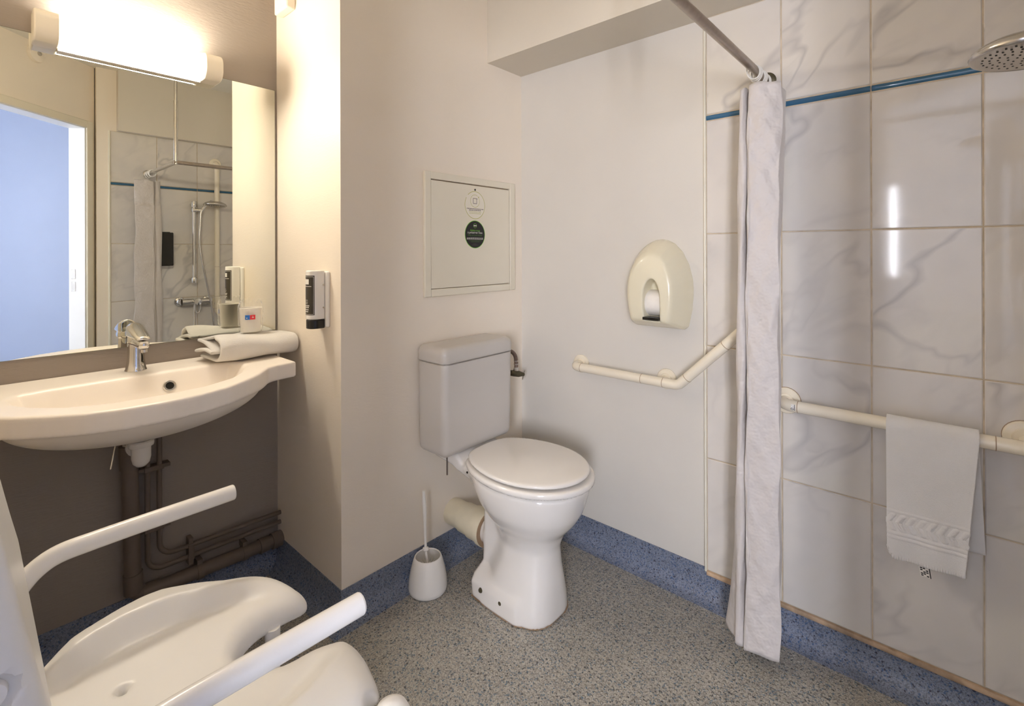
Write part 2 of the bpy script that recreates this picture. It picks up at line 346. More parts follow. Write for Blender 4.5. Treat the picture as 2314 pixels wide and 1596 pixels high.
# the bedroom beyond the doorway
struct(MB().prism([door(-1.7, N0-.1, -.06), door(-1.7, -2.5, -.06), door(1.5, -2.5, -.06), door(1.5, N0-.1, -.06)], (0, 0, .06)).build('floor', 'outer_floor', sharp=30))
struct(MB().prism([door(-1.7, N0-.1, ZC), door(-1.7, -2.5, ZC), door(1.5, -2.5, ZC), door(1.5, N0-.1, ZC)], (0, 0, .06)).build('ceiling', 'outer', sharp=30))
for nm, s0, s1, n0, n1 in (('wall_far', -1.7, 1.6, -2.5, -2.4), ('wall_bedroom_left', -1.7, -1.6, -2.5, N0-.1), ('wall_bedroom_right', 1.25, 1.35, -2.5, N0-.16)):
    struct(dbox(MB(), s0, s1, n0, n1, 0, ZC).build(nm, 'outer_blue' if nm.endswith('right') else 'outer', sharp=30))
def window(name, s0, s1, n0, n1, z0, z1, long_s, fw=.05):
    b = MB()
    if long_s:
        for q in ((s0, s0+fw, z0, z1), (s1-fw, s1, z0, z1), (s0+fw, s1-fw, z0, z0+fw), (s0+fw, s1-fw, z1-fw, z1), ((s0+s1)/2-fw/2, (s0+s1)/2+fw/2, z0+fw, z1-fw)): dbox(b, q[0], q[1], n0, n1, q[2], q[3])
        p = dbox(MB(), s0+fw, s1-fw, n0+.004, n0+.012, z0+fw, z1-fw)
    else:
        for q in ((n0, n0+fw, z0, z1), (n1-fw, n1, z0, z1), (n0+fw, n1-fw, z0, z0+fw), (n0+fw, n1-fw, z1-fw, z1)): dbox(b, s0, s1, q[0], q[1], q[2], q[3])
        p = dbox(MB(), s0+.004, s0+.012, n0+fw, n1-fw, z0+fw, z1-fw)
    w = struct(b.build(name, 'doorjamb', bevel=.003)); p.build('pane', 'sky', w, sharp=30)
window('window_1', -1.0, -.38, -2.4, -2.34, .85, 2.05, True)
window('window_2', -1.6, -1.56, -1.0, -.89, .97, 1.77, False, .03)

# ------------------------------------------------------------------ tiled shower walls
ROWS = [.1028, .4914, .8808, 1.2676, 1.6574, 1.678, 2.0152]
def tiles(name, cols, P):
    b = MB(); sg = 1 if cols[-1] > cols[0] else -1; g = .0016*sg; c = .0022*sg; gz = .0016; cz = .0022
    z0, z1 = ROWS[0], ROWS[-1]
    b.add([P(cols[0], z0, .0056), P(cols[-1], z0, .0056), P(cols[-1], z1, .0056), P(cols[0], z1, .0056)], [(0, 1, 2, 3)], 1)
    for i in range(len(cols)-1):
        for j in range(len(ROWS)-1):
            ua, ub, za, zb = cols[i]+g, cols[i+1]-g, ROWS[j]+gz, ROWS[j+1]-gz; st = j == 4
            if st: za -= .0011; zb += .0011
            if st:
                V = []; n = 7
                for k in range(n+1):
                    t = k/n; V.append((za+(zb-za)*t, .003+.0075*math.sin(PI*t)**.6))
                b.grid([[P(u, z, d) for z, d in V] for u in (ua, ub)], 2); b.add([P(ua, z, d) for z, d in V], [tuple(range(n+1))], 2); b.add([P(ub, z, d) for z, d in V], [tuple(range(n+1))], 2)
            else:
                V = [P(ua, za, .003), P(ub, za, .003), P(ub, zb, .003), P(ua, zb, .003), P(ua, za, .0055), P(ub, za, .0055), P(ub, zb, .0055), P(ua, zb, .0055),
                     P(ua+c, za+cz, .0075), P(ub-c, za+cz, .0075), P(ub-c, zb-cz, .0075), P(ua+c, zb-cz, .0075)]
                b.add(V, [(8, 9, 10, 11)]+[(q+a, q+(a+1) % 4, q+4+(a+1) % 4, q+4+a) for q in (0, 4) for a in range(4)], 0)
    return struct(b.build(name, ['tile', 'grout', 'bluetile'], sharp=25))
tiles('wall_right_tiled', [.6296, .3955, .1661, -.0635, YS], lambda u, z, d: (XR-d, u, z))
tiles('wall_shower_tiled', [.660, .916, 1.163, 1.403, 1.643, XR], lambda u, z, d: (u, YS+d, z))
struct(MB().box((XR-.013, .6296, .098), (XR, .637, 2.0152)).build('trim_1', 'trim', bevel=.003))
struct(MB().box((.649, YS, .098), (.660, YS+.013, 2.0152)).build('trim_2', 'trim', bevel=.003))
struct(MB().prism([(XR, .6296, .088), (XR-.011, .6296, .088), (XR-.013, .6296, .094), (XR-.011, .6296, .101), (XR, .6296, .103)], (0, YS-.6296, 0)).build('trim_3', 'seal', sharp=60))

# blue vinyl cove at the foot of the walls
CP = [(0, 0), (.0035, 0)]
def cove(name, h, a, bpt, nrm, s0=0, s1=0):
    prof = [(0, -.004), (0, h), (.003, h), (.0045, .05), (.008, .032), (.017, .015), (.032, .005), (.055, .0008), (.055, -.004)]
    a, bpt, nv = Vector(a), Vector(bpt), Vector(nrm); d = (bpt-a).normalized(); b = MB(); n = len(prof)
    A = [a-d*s0*q[0]+nv*q[0]+Vector((0, 0, q[1])) for q in prof]; B = [bpt+d*s1*q[0]+nv*q[0]+Vector((0, 0, q[1])) for q in prof]
    b.add(A+B, [(i, (i+1) % n, n+(i+1) % n, n+i) for i in range(n)]+[tuple(range(n)), tuple(range(2*n-1, n-1, -1))])
    return struct(b.build(name, 'cove', sharp=50))
cove('baseboard_back', .108, (XE, YB, 0), (XR, YB, 0), (0, -1, 0), 1, 0)
cove('baseboard_column', .108, (XE, YM, 0), (XE, YB, 0), (-1, 0, 0), 0, 1)
cove('baseboard_mirror', .106, (XL, YM, 0), (XE, YM, 0), (0, -1, 0))
cove('baseboard_right', .108, (XR, YB, 0), (XR, .6296, 0), (-1, 0, 0))
cove('baseboard_shower_right', .089, (XR, .6296, 0), (XR, YS, 0), (-1, 0, 0))
cove('baseboard_shower', .1, (.59, YS, 0), (XR, YS, 0), (0, 1, 0))
cove('baseboard_left', .106, (XL, .36, 0), (XL, YM, 0), (1, 0, 0))

# ================================================================== MIRROR AND WALL LAMP
mr = thing('wall_mirror_panel', 'large frameless mirror above the washbasin, reflecting the shower', 'mirror', (.35, YM, 1.37))
MB().box((XL+.004, YM-.0055, .906), (.8135, YM-.0005, 1.836)).build('backing', 'mirroredge', mr)
MB().add([(XL+.006, YM-.0058, .908), (.8115, YM-.0058, .908), (.8115, YM-.0058, 1.834), (XL+.006, YM-.0058, 1.834)], [(0, 1, 2, 3)]).build('mirror_glass', 'mirrorglass', mr)

lp = thing('wall_lamp', 'lit white tube lamp on the wall above the mirror', 'lamp', (.37, YM, 1.845))
def dsec(x, g=0.): 
    y0, y1, z0, z1, r = YM-.0005, YM-.086+g, 1.801+g, 1.891-g, .034
    P = [(x, y0, z0)]+[(x, y1+r-r*math.sin(t), z0+r-r*math.cos(t)) for t in np.linspace(0, PI/2, 8)]+[(x, y1+r-r*math.cos(t), z1-r+r*math.sin(t)) for t in np.linspace(0, PI/2, 8)]+[(x, y0, z1)]
    return P
MB().prism(dsec(.135), (.055, 0, 0)).build('end_cap', 'offwhite', lp, bevel=.004); MB().prism(dsec(.552), (.055, 0, 0)).build('end_cap', 'offwhite', lp, bevel=.004)
MB().box((.189, YM-.024, 1.7965), (.553, YM-.0005, 1.8915)).build('backing', 'offwhite', lp)
MB().prism([(x, min(y, YM-.0245), z) for x, y, z in dsec(.1902, .003)], (.3616, 0, 0)).build('diffuser', 'lamp', lp)['label'] = 'glowing white diffuser'

jb = MB().box((XE-.034, 1.795, 2.10), (XE+.0015, 1.90, 2.22)); jb = jb.build('junction_box', 'wall', bevel=.006)
tag(jb, 'small cream box high on the side of the projecting wall', 'junction box')

# ================================================================== WASHBASIN
wb = thing('washbasin', 'cream wall-hung washbasin with a bowed front under the mirror', 'washbasin', (.335, YM, .843))
half = [(0, 1.430), (.08, 1.438), (.15, 1.463), (.21, 1.505), (.262, 1.548), (.29, 1.583), (.312, 1.612), (.345, 1.626), (.41, 1.632), (.41, YM-.001)]
OUT = [(.335+x, y) for x, y in half]+[(.335-x, y) for x, y in half[::-1] if x > 0]
ih = [(0, 1.512), (.10, 1.522), (.18, 1.562), (.235, 1.625), (.265, 1.69), (.27, 1.74), (.25, 1.785), (.19, 1.798), (0, 1.798)]
INN = [(.345+x, y) for x, y in ih]+[(.345-x, y) for x, y in ih[::-1] if x > 0]
def basin(X, Y, Z):
    o2 = polysdf(X, Y, OUT); i2 = polysdf(X, Y, INN); ztop = .843
    slabf = smax(o2, np.abs(Z-.817)-.026, .008)
    q = np.sqrt(((X-.345)/.295)**2+((Y-1.660)/.178)**2+(np.minimum(Z-.80, 0)/.098)**2)
    bowl = np.maximum((q-1)*.11, Z-.80)
    body = smin(slabf, bowl, .012)
    cav = smax(i2+np.clip(ztop-Z, 0, .2)*.55, .742-Z, .05)
    return smax(body, -cav, .011)
sdf('basin', basin, (-.10, 1.41, .685), (.77, YM+.005, .86), .0062, 'sinkstone', wb, sharp=60)
yy = np.linspace(1.70, 1.83, 600); fv = basin(np.full(600, .423), yy, np.full(600, .801)); yo = yy[np.argmax(fv < 0)]
e = 1e-3; q = lambda x, y, z: float(basin(np.array([x]), np.array([y]), np.array([z]))[0])
b = MB(); oc = Vector((.423, yo, .801)); oa = Vector((q(.423+e, yo, .801)-q(.423-e, yo, .801), q(.423, yo+e, .801)-q(.423, yo-e, .801), q(.423, yo, .801+e)-q(.423, yo, .801-e))).normalized()
b.lathe([(.010, -.002), (.016, -.002), (.0175, .002), (.0155, .0045), (.011, .004), (.010, 0)], oc, oa, 28); b.build('overflow_ring', 'chrome', wb)
MB().lathe([(.0118, .0030), (0, .0032)], oc, oa, 24).build('overflow_hole', 'dark', wb)['label'] = 'dark overflow hole'
MB().tube([(.31, 1.83, .70), (.305, 1.83, .665), (.285, 1.80, .585)], .0022, 8).build('pop_up_rod', 'chromedull', wb)

tp = thing('basin_tap', 'chrome single-lever mixer tap on the back of the washbasin', 'tap', (.361, 1.89, .843))
TX, TY = .361, 1.885
MB().lathe([(0, 0), (.0285, 0), (.0285, .003), (.0262, .006), (.0228, .03), (.0212, .06), (.021, .092), (.0205, .1), (0, .1)], (TX, TY, .843), seg=36).build('body', 'chrome', tp, sharp=50)
def head(X, Y, Z):
    neck = smax(np.sqrt((X-TX)**2+(Y-TY)**2)-.0206, np.abs(Z-.942)-.014, .004)
    sp_ = capsule(X, Y, Z, (TX, TY, .936), (TX+.003, TY-.084, .931), .0185, .0150); sp_ = smax(smax(sp_, Z-.9455, .004), .9195-Z, .004)
    return smin(neck, sp_, .008)
sdf('spout', head, (TX-.04, TY-.12, .90), (TX+.04, TY+.05, .99), .0028, 'chrome', tp)
def lever(X, Y, Z):
    t = np.clip((TY+.022-Y)/.118, 0, 1); hwid = .0235*(1-.20*t); zt = .9905-.035*t**1.3-.012*((X-TX)/.024)**2
    d = smax(np.abs(X-TX-.003*t)-hwid, np.maximum(Y-TY-.0215, TY-.096-Y), .012); d = smax(d, Z-zt, .007); return smax(d, .949-.002*t-Z, .003)
sdf('lever', lever, (TX-.04, TY-.11, .935), (TX+.04, TY+.04, 1.01), .0026, 'chrome', tp)
MB().lathe([(0, 0), (.010, 0), (.010, .009), (0, .009)], (TX+.004, TY-.082, .909), seg=24).build('aerator', 'chromedull', tp, sharp=40)

tr = thing('bottle_trap', 'white bottle trap with a chrome tailpiece hanging under the washbasin', 'trap', (.357, 1.80, .6))
MB().lathe([(.0, 0), (.021, 0), (.021, .085), (0, .085)], (.357, 1.80, .635), seg=28).build('tailpiece', 'chromedull', tr, sharp=40)
MB().lathe([(0, 0), (.012, .002), (.021, .012), (.0245, .028), (.0245, .068), (0, .068)], (.357, 1.80, .570), seg=28).build('cup', 'white', tr, sharp=40)
MB().lathe([(.0, 0), (.031, 0), (.033, .004), (.033, .014), (.03, .018), (0, .018)], (.357, 1.80, .632), seg=12).build('nut', 'white', tr, sharp=30)
b = MB().tube(bend([(.357, 1.80, .618), (.352, 1.93, .618), (.351, 1.93, .585)], .03), .0165, 18); b.lathe([(0, 0), (.026, 0), (.026, .014), (0, .014)], (.353, 1.835, .618), (0, 1, 0), 18); b.build('outlet', 'white', tr, sharp=40)

# brown pipes under the basin
YP = 1.928
wp = thing('waste_pipe', 'thick brown painted waste pipe dropping from the basin trap and turning along the floor', 'pipe', (.352, YP, .1))
b = MB().tube(bend([(.351, YP, .60), (.362, YP, .118), (XE+.005, YP, .106)], .045, 10), .0225, 22)
b.build('pipe', 'pipebrown', wp, sharp=50)
for p0, p1, r in (((.351, YP, .602), (.353, YP, .53), .0265), ((.3605, YP, .195), (.3622, YP, .135), .0258), ((.385, YP, .118), (.43, YP, .117), .0258), ((.74, YP, .108), (.772, YP, .1075), .0265), ((.785, YP, .1065), (XE+.002, YP, .1065), .029)):
    MB().tube([p0, p1], r, 22).build('collar', 'pipebrown', wp, sharp=40)
for p, d in (((.3585, YP, .335), (0, 0, 1)), ((.545, YP, .112), (1, 0, 0)), ((.69, YP, .109), (1, 0, 0))):
    b = MB().lathe([(.0225, -.009), (.0258, -.009), (.0258, .009), (.0225, .009)], p, d, 22)
    if d[2]: b.box((p[0]+.02, YP+.002, p[2]-.007), (p[0]+.031, YM, p[2]+.007))
    else: b.box((p[0]-.008, YP-.006, p[2]+.02), (p[0]+.008, YM, p[2]+.04))
    b.build('clip', 'pipebrown', wp, sharp=40)
for nm, x0, zl, lb in (('a', .400, .176, 'thin brown water pipe beside the thick waste pipe, lower of the two at the floor'), ('b', .432, .212, 'thin brown water pipe furthest from the waste pipe, upper of the two at the floor')):
    o = MB().tube(bend([(x0, YP+.006, .790), (x0, YP+.006, zl), (XE+.004, YP+.006, zl-.009)], .045, 10), .0078, 14).build('water_pipe', 'pipebrown')
    tag(o, lb, 'pipe', 'water pipes under the basin')
for c, lb, vert in (((.417, 0, .508), 'double pipe clip high on the water pipes, nearest the basin', True), ((.417, 0, .312), 'double pipe clip low on the upright water pipes', True), ((.52, 0, .190), 'upright double pipe clip on the pipes running along the wall', False)):
    b = MB()
    if vert: b.box((c[0]-.045, YP-.001, c[2]-.006), (c[0]+.045, YM-.0005, c[2]+.006)); b.box((c[0]-.027, YP-.006, c[2]-.008), (c[0]+.026, YP, c[2]+.008))
    else: b.box((c[0]-.007, YP-.001, c[2]-.045), (c[0]+.007, YM-.0005, c[2]+.045)); b.box((c[0]-.009, YP-.006, c[2]-.027), (c[0]+.009, YP, c[2]+.026))
    tag(b.build('pipe_clip', 'pipebrown', bevel=.002), lb, 'pipe clip', 'clips on the water pipes')

# ================================================================== TOWEL AND CUP ON THE BASIN
def folded_towel():
    path = crom([(.150, .014), (.09, .011), (.028, .010), (.004, .020), (-.004, .040), (.004, .060), (.028, .070), (.09, .072), (.150, .070), (.168, .062), (.160, .053), (.10, .052), (.045, .051), (.030, .044), (.038, .035), (.09, .032), (.155, .030)], 6)
    path = np.array(path); n = len(path); G = []; xs = np.linspace(0, 1, 30)
    for i, t in enumerate(xs):
        row = []
        for k, (d, z) in enumerate(path):
            q = k/n; x = .560+.252*t; lay = (1-t)**3
            x += (-.028*lay)*(math.sin(q*9.)*.5+.5)*(1 if q > .45 else .35)-.02*lay*(d/.16)
            x += .018*(t**6)*(math.cos((z-.04)*28)-.55)
            y = 1.742+d+.0045*math.sin(t*7+q*5)+.006*(1-t)*math.sin(q*13)+.02*t
            zz = .844+z*(1+.10*math.sin(t*4+1))+.003*math.sin(t*9+q*17)+(.012*lay*math.sin(q*22) if q > .4 else 0)
            zz = max(zz, .8495); row.append((min(x, XE-.009), min(y, YM-.016), zz))
        G.append(row)
    return MB().grid(G)
tag(folded_towel().build('bath_towel', 'bathtowel', sharp=0, solid=.0115, subsurf=1), 'cream bath towel folded thick on the right end of the washbasin', 'towel')

cp = thing('plastic_cup', 'milky plastic cup in a clear wrapper standing on the folded towel', 'cup', (.684, 1.852, .925))
CX, CY, CZ = .684, 1.852, .9275
MB().lathe([(0, .002), (.0295, 0), (.0305, .002), (.0352, .080), (.0362, .084), (.035, .085), (.0338, .080), (.029, .004), (0, .0035)], (CX, CY, CZ), seg=40).build('beaker', 'cup', cp, sharp=50)
G = []; nS = 56
for j, (r, z) in enumerate([(.0345, -.0005), (.0375, .01), (.0385, .03), (.0392, .05), (.0400, .07), (.0395, .085), (.0375, .096), (.0345, .104), (.036, .112)]):
    G.append([(CX+(r+.0016*math.sin(k*1.9+j*1.3)+.0010*math.sin(k*4.1-j)-.01*(j > 6)*abs(math.sin(2*PI*k/nS))*(j-6)*.5)*math.cos(2*PI*k/nS), CY+(r+.0014*math.sin(k*2.3+j))*math.sin(2*PI*k/nS), CZ+z+(.004*math.sin(k*1.1+.4) if j > 6 else 0)) for k in range(nS+1)])
MB().grid(G).build('wrapper', 'film', cp, sharp=0)['label'] = 'crinkled clear plastic wrapper'
def cyl_patch(c, r, a0, a1, z0, z1, n=10):
    G = [[(c[0]+r*math.cos(a), c[1]+r*math.sin(a), z) for z in (z0, z1)] for a in np.linspace(a0, a1, n)]; return G
ac = math.atan2(-CY, -CX)-.02
b = MB(); b.grid(cyl_patch((CX, CY), .0418, ac-.40, ac-.03, CZ+.046, CZ+.062), 0); b.grid(cyl_patch((CX, CY), .0418, ac-.03, ac+.38, CZ+.046, CZ+.062), 1)
b.grid(cyl_patch((CX, CY), .0421, ac-.30, ac-.22, CZ+.050, CZ+.0535, 4), 2); b.grid(cyl_patch((CX, CY), .0421, ac+.12, ac+.26, CZ+.052, CZ+.0545, 4), 2); b.grid(cyl_patch((CX, CY), .0421, ac+.15, ac+.22, CZ+.0565, CZ+.058, 4), 2)
b.build('sticker', ['blue', 'red', 'inkw'], cp)['label'] = 'small blue and red sticker'

# ================================================================== SOAP DISPENSERS
def soap(name, label, loc, rotz, white):
    t = thing(name, label, 'soap dispenser', loc); bm, lm, cm = ('white', 'label', 'dark') if white else ('dark', 'dark', 'dark')
    # local frame: wall behind at +x = .0364, front faces -x
    t.rotation_euler = (0, 0, rotz); T = Matrix.Translation(loc) @ Matrix.Rotation(rotz, 4, 'Z')
    def B(b, nm, mt, **k):
        b.v = [tuple(T @ Vector((p[0], p[1], p[2]*kz))) for p in b.v]; return b.build(nm, mt, t, **k)
    r = .027 if white else .036; w = .037 if white else .052; kz = 1. if white else 1.24
    prof = [(.023, r-.001)]+[(-r*math.sin(a), r*math.cos(a)) for a in np.linspace(0, PI, 22)]+[(.023, -r+.001)]
    def pr(z0, z1, k=1.): return MB().prism([(x*k if x < 0 else x, y*k, z0) for x, y in prof], (0, 0, z1-z0))
    B(pr(-.0755, .086), 'bottle', bm, sharp=50, bevel=.003)
    B(pr(-.106, -.0765, .97), 'nozzle_cap', cm, sharp=50, bevel=.002)
    B(MB().box((.0235, -w, -.105), (.0374, w, .083)), 'back_plate', bm, bevel=.006 if white else .011, bseg=4)
    if white:
        b = MB(); b.grid(cyl_patch((0, 0), r+.0004, PI-1.12, PI+1.12, -.060, .070, 24)); B(b, 'label', lm)['label'] = 'dark label with white print'
        b = MB(); R = r+.0007; b.grid(cyl_patch((0, 0), R, PI-.42, PI+.42, .041, .058))
        b.grid(cyl_patch((0, 0), R, PI-.75, PI+.75, .0335, .0352))
        for zz in (.0655, -.0575): b.grid(cyl_patch((0, 0), R, PI-1.0, PI+1.0, zz, zz+.0009, 16))
        for sg in (-1, 1): b.grid(cyl_patch((0, 0), R, PI+sg*.99, PI+sg*1.02, -.057, .066, 2))
        for k, (zz, wd) in enumerate(((-.012, .2), (-.018, .3), (-.023, .22), (-.031, .45), (-.0365, .38), (-.044, .42), (-.0505, .24))):
            for a in np.arange(PI-wd, PI+wd, .12): b.grid(cyl_patch((0, 0), R, a, a+.085, zz, zz+(.0035 if k > 2 else .0016), 3))
        B(b, 'print', 'inkw')
        for zz in (.038, -.037): B(MB().lathe([(0, 0), (.0028, 0), (.0028, .0015), (0, .0018)], (.017, -r, zz), (0, -1, 0), 12), 'screw', 'chromedull')
    else:
        b = MB()
        for k in range(4): b.grid(cyl_patch((0, 0), r+.0006, PI-.3+k*.14, PI-.21+k*.14, -.02, -.012, 3))
        B(b, 'print', 'chromedull')
    return t
soap('soap_dispenser', 'white soap dispenser with a dark label on the projecting wall beside the mirror', (.785, 1.582, 1.0605), 0, True)
soap('soap_dispenser', 'black soap dispenser on the shower tiles, seen in the mirror', (.945, YS+.0440, 1.245), PI/2, False)

# ================================================================== ACCESS HATCH
hp = thing('access_hatch', 'cream square access hatch on the wall above the toilet cistern', 'hatch', (1.41, YB, 1.27))
b = MB(); x0, x1, z0, z1 = 1.154, 1.664, 1.036, 1.513
for q in ((x0, 1.184, z0, z1), (1.631, x1, z0, z1), (1.184, 1.631, z0, 1.065), (1.184, 1.631, 1.485, z1)): b.box((q[0], YB-.014, q[2]), (q[1], YB, q[3]))
b.build('frame', 'doorpaint', hp, bevel=.003)
MB().box((1.1855, YB-.0115, 1.067), (1.6275, YB-.001, 1.481)).build('door', 'doorpaint', hp, bevel=.0015)
MB().add([(1.184, YB-.0008, 1.065), (1.631, YB-.0008, 1.065), (1.631, YB-.0008, 1.485), (1.184, YB-.0008, 1.485)], [(0, 1, 2, 3)]).build('gap', 'joint', hp)
MB().lathe([(0, 0), (.0042, 0), (.0042, .001), (0, .0012)], (1.416, YB-.0115, 1.4635), (0, -1, 0), 16).build('keyhole', 'dark', hp)
YK = YB-.0117
def disc(b, cx, cz, r, y, mi=0, r0=0., n=48, gap=None):
    a = np.linspace(0, 2*PI, n+1) if gap is None else np.linspace(gap[1], gap[0]+2*PI, n+1)
    b.grid([[(cx+q*math.cos(t), y, cz+q*math.sin(t)) for q in ((r0, r) if r0 else (1e-5, r))] for t in a], mi)
def lines(b, cx, cz, w, h, y, mi, seed):
    r = random.Random(seed); x = cx-w/2
    while x < cx+w/2-.001:
        l = min(r.uniform(.004, .011), cx+w/2-x); b.add([(x, y, cz-h/2), (x+l, y, cz-h/2), (x+l, y, cz+h/2), (x, y, cz+h/2)], [(0, 1, 2, 3)], mi); x += l+.0016
def word(b, s, cx, cz, size, y, mi):
    V, F = text_mesh(s, size); b.add([(cx+p[0], y, cz+p[1]) for p in V], F, mi)
b = MB(); cx, cz = 1.4155, 1.400
disc(b, cx, cz, .0575, YK, 0); disc(b, cx, cz, .0575, YK-.0002, 1, .0553, gap=(2.35, 2.6)); 
disc(b, cx, cz+.017, .0265, YK-.0002, 1, .0250, gap=(.55, .95)); b.add([(cx+.017, YK-.0002, cz+.036), (cx+.025, YK-.0002, cz+.036), (cx+.0195, YK-.0002, cz+.029)], [(0, 1, 2)], 1)
for q in ((-.0105, -.0085, .006, .0285), (.0085, .0105, .006, .027), (-.0105, .0105, .0055, .0075), (-.0105, .0105, .0265, .0285), (.0105, .014, .0255, .0275)): b.box((cx+q[0], YK-.0003, cz+q[2]), (cx+q[1], YK-.0001, cz+q[3]), 2)
lines(b, cx+.001, cz-.0155, .096, .0028, YK-.0002, 2, 1); lines(b, cx+.001, cz-.0215, .070, .0028, YK-.0002, 2, 2); lines(b, cx+.001, cz-.0285, .070, .0018, YK-.0002, 1, 3); lines(b, cx+.001, cz-.0345, .064, .0018, YK-.0002, 1, 4)
b.build('round_sticker', ['stickerpale', 'olive', 'ink'], hp, sharp=0)['label'] = 'pale round sticker with an olive ring'
b = MB(); cz = 1.279
disc(b, cx, cz, .0575, YK, 1); disc(b, cx, cz, .0552, YK-.0002, 0); disc(b, cx, cz+.036, .0098, YK-.0004, 1, .0085); 
b.box((cx-.0072, YK-.0006, cz+.0335), (cx-.002, YK-.0003, cz+.0385), 2); b.box((cx+.002, YK-.0006, cz+.0335), (cx+.0072, YK-.0003, cz+.0385), 2); b.box((cx-.002, YK-.0006, cz+.0352), (cx+.002, YK-.0003, cz+.0367), 2)
word(b, 'Aidez-nous', cx, cz+.0165, .0125, YK-.0004, 1); word(b, "\u00e0 pr\u00e9server l'eau", cx, cz+.0075, .0125, YK-.0004, 2); word(b, 'Help us save water', cx, cz-.0035, .0105, YK-.0004, 3)
lines(b, cx, cz-.0150, .092, .0018, YK-.0004, 2, 5); lines(b, cx, cz-.0193, .094, .0018, YK-.0004, 2, 6); lines(b, cx, cz-.0255, .072, .0014, YK-.0004, 3, 7); lines(b, cx, cz-.0305, .050, .0014, YK-.0004, 3, 8)
lines(b, cx, cz-.0395, .020, .0014, YK-.0004, 4, 9); lines(b, cx, cz-.0440, .038, .0014, YK-.0004, 4, 10)
b.build('round_sticker', ['black', 'green', 'inkw', 'greend', 'ink'], hp, sharp=0)['label'] = 'black round sticker with a green rim and white print'

# ================================================================== TOILET
AX = 1.302
wc = thing('toilet', 'white close-coupled toilet with its lid closed, standing in the corner', 'toilet', (AX, 1.12, 0))
zs = np.array([-.01, 0, .04, .07, .10, .16, .22, .27, .31, .35, .39, .42, .45, .48])
ya = np.array([1.108, 1.108, 1.106, 1.10, 1.092, 1.08, 1.074, 1.072, 1.074, 1.078, 1.082, 1.083, 1.083, 1.083])
aa = np.array([.114, .115, .114, .109, .103, .091, 0.084, .099, .132, .155, .167, .172, .175, .175])
bb = np.array([.146, .146, .144, .137, .128, .109, .101, .119, .158, .187, .204, .213, .217, .217])
zf = np.linspace(-.01, .48, 99)
def sm(v):
    q = np.interp(zf, zs, v); 
    for _ in range(7): q[1:-1] = (q[:-2]+2*q[1:-1]+q[2:])/4
    return q
ya_, aa_, bb_ = sm(ya), sm(aa), sm(bb)
def pan(X, Y, Z):
    a, b_, yc = np.interp(Z, zf, aa_), np.interp(Z, zf, bb_), np.interp(Z, zf, ya_); n = np.interp(Z, [0, .1, .25], [3., 2.5, 2.15])
    u, v = np.abs(X-AX)/a, np.abs(Y-yc)/b_; front = ((u**n+v**n+1e-9)**(1/n)-1)*np.minimum(a, b_); front = smax(front, Z-.4470, .012)
    side = polysdf(Y, Z, [(1.05, 0), (1.255, 0), (1.262, .05), (1.252, .30), (1.285, .385), (1.36, .425), (1.462, .436), (1.462, .472), (1.34, .472), (1.305, .4470), (1.05, .4470)])
    w = np.interp(Z, [0, .055, .075, .10, .30, .38, .43], [.114, .113, .10, .056, .056, .085, .115]); w = np.where(Y > 1.3, np.minimum(w, .11), w)
    rear = smax(side, np.abs(X-AX)-w, .015)
    rear = smin(rear, np.maximum(np.sqrt((X-AX)**2+(Z-.182)**2)-.05, np.abs(Y-1.24)-.05), .012)
    f = smin(front, rear, .03)
    return smax(f, -Z, .004)
sdf('pan', pan, (1.10, .83, -.012), (1.50, 1.50, .49), .0085, 'ceramic', wc)
CISX, CISY = 1.298, 1.392
def taper(Z): return np.interp(Z, [.47, .58, .81], [.970, .992, 1.0])
def cistern(X, Y, Z):
    k = taper(Z); q = rbox((X-CISX)/k, (Y-1.47)/k, Z, (0, -.0785, .663), (.1805, .0795, .187), .026)
    return smax(q, np.maximum(Z-.8095, Y-1.47), .002)
sdf('cistern', cistern, (1.09, 1.285, .46), (1.51, 1.49, .83), .0075, 'plastic', wc, sharp=60)
def cislid(X, Y, Z):
    d = smax(rbox(X, Y, Z, (CISX, 1.3905, .80), (.1822, .0810, .068), .027), Y-1.4715, .006)
    return smax(d, .8112-Z, .002)
sdf('cistern_lid', cislid, (1.09, 1.285, .80), (1.51, 1.49, .88), .006, 'plastic', wc, sharp=60)
def ell(X, Y, a, bf, bb2, yc):
    b_ = np.where(Y < yc, bf, bb2); return (np.sqrt(((X-AX)/a)**2+((Y-yc)/b_)**2)-1)*np.minimum(a, bf)
def seat(X, Y, Z):
    e = smax(ell(X, Y, .185, .228, .26, 1.075), Y-1.300, .03); e = np.maximum(e, -(ell(X, Y, .115, .15, .15, 1.06)))
    return smax(e, np.abs(Z-.4625)-.0105, .008)
sdf('seat', seat, (1.10, .82, .44), (1.50, 1.33, .49), .006, 'ceramic', wc)
def lid(X, Y, Z):
    e = smax(ell(X, Y, .178, .214, .25, 1.078), Y-1.300, .03)
    top = .5005-.010*((X-AX)/.18)**2-.008*((Y-1.08)/.22)**2
    return smax(smax(e, Z-top, .010), .4790-Z, .010)
sdf('lid', lid, (1.10, .84, .465), (1.50, 1.33, .51), .006, 'ceramic', wc)
sdf('sealant', lambda X, Y, Z: np.maximum(np.maximum(pan(X, Y, Z*0+.012)-.0025, Z-.0035), .0004-Z), (1.15, .92, -.004), (1.46, 1.30, .010), .0035, 'joint', wc, sharp=40)
for y in (1.205, 1.112):
    MB().lathe([(0, 0), (.0085, 0), (.0085, .004), (.006, .008), (0, .009)], (AX-.1135, y, .044), (-1, 0, .25), 14).build('floor_bolt', 'brass', wc, sharp=40)
MB().tube([(1.192, 1.385, .478), (1.192, 1.385, .385)], .0032, 8).build('flush_rod', 'pipebrown', wc)
MB().tube([(1.180, 1.2655, .433), (1.190, 1.2655, .433)], .0038, 10).build('hinge_bolt', 'dark', wc)

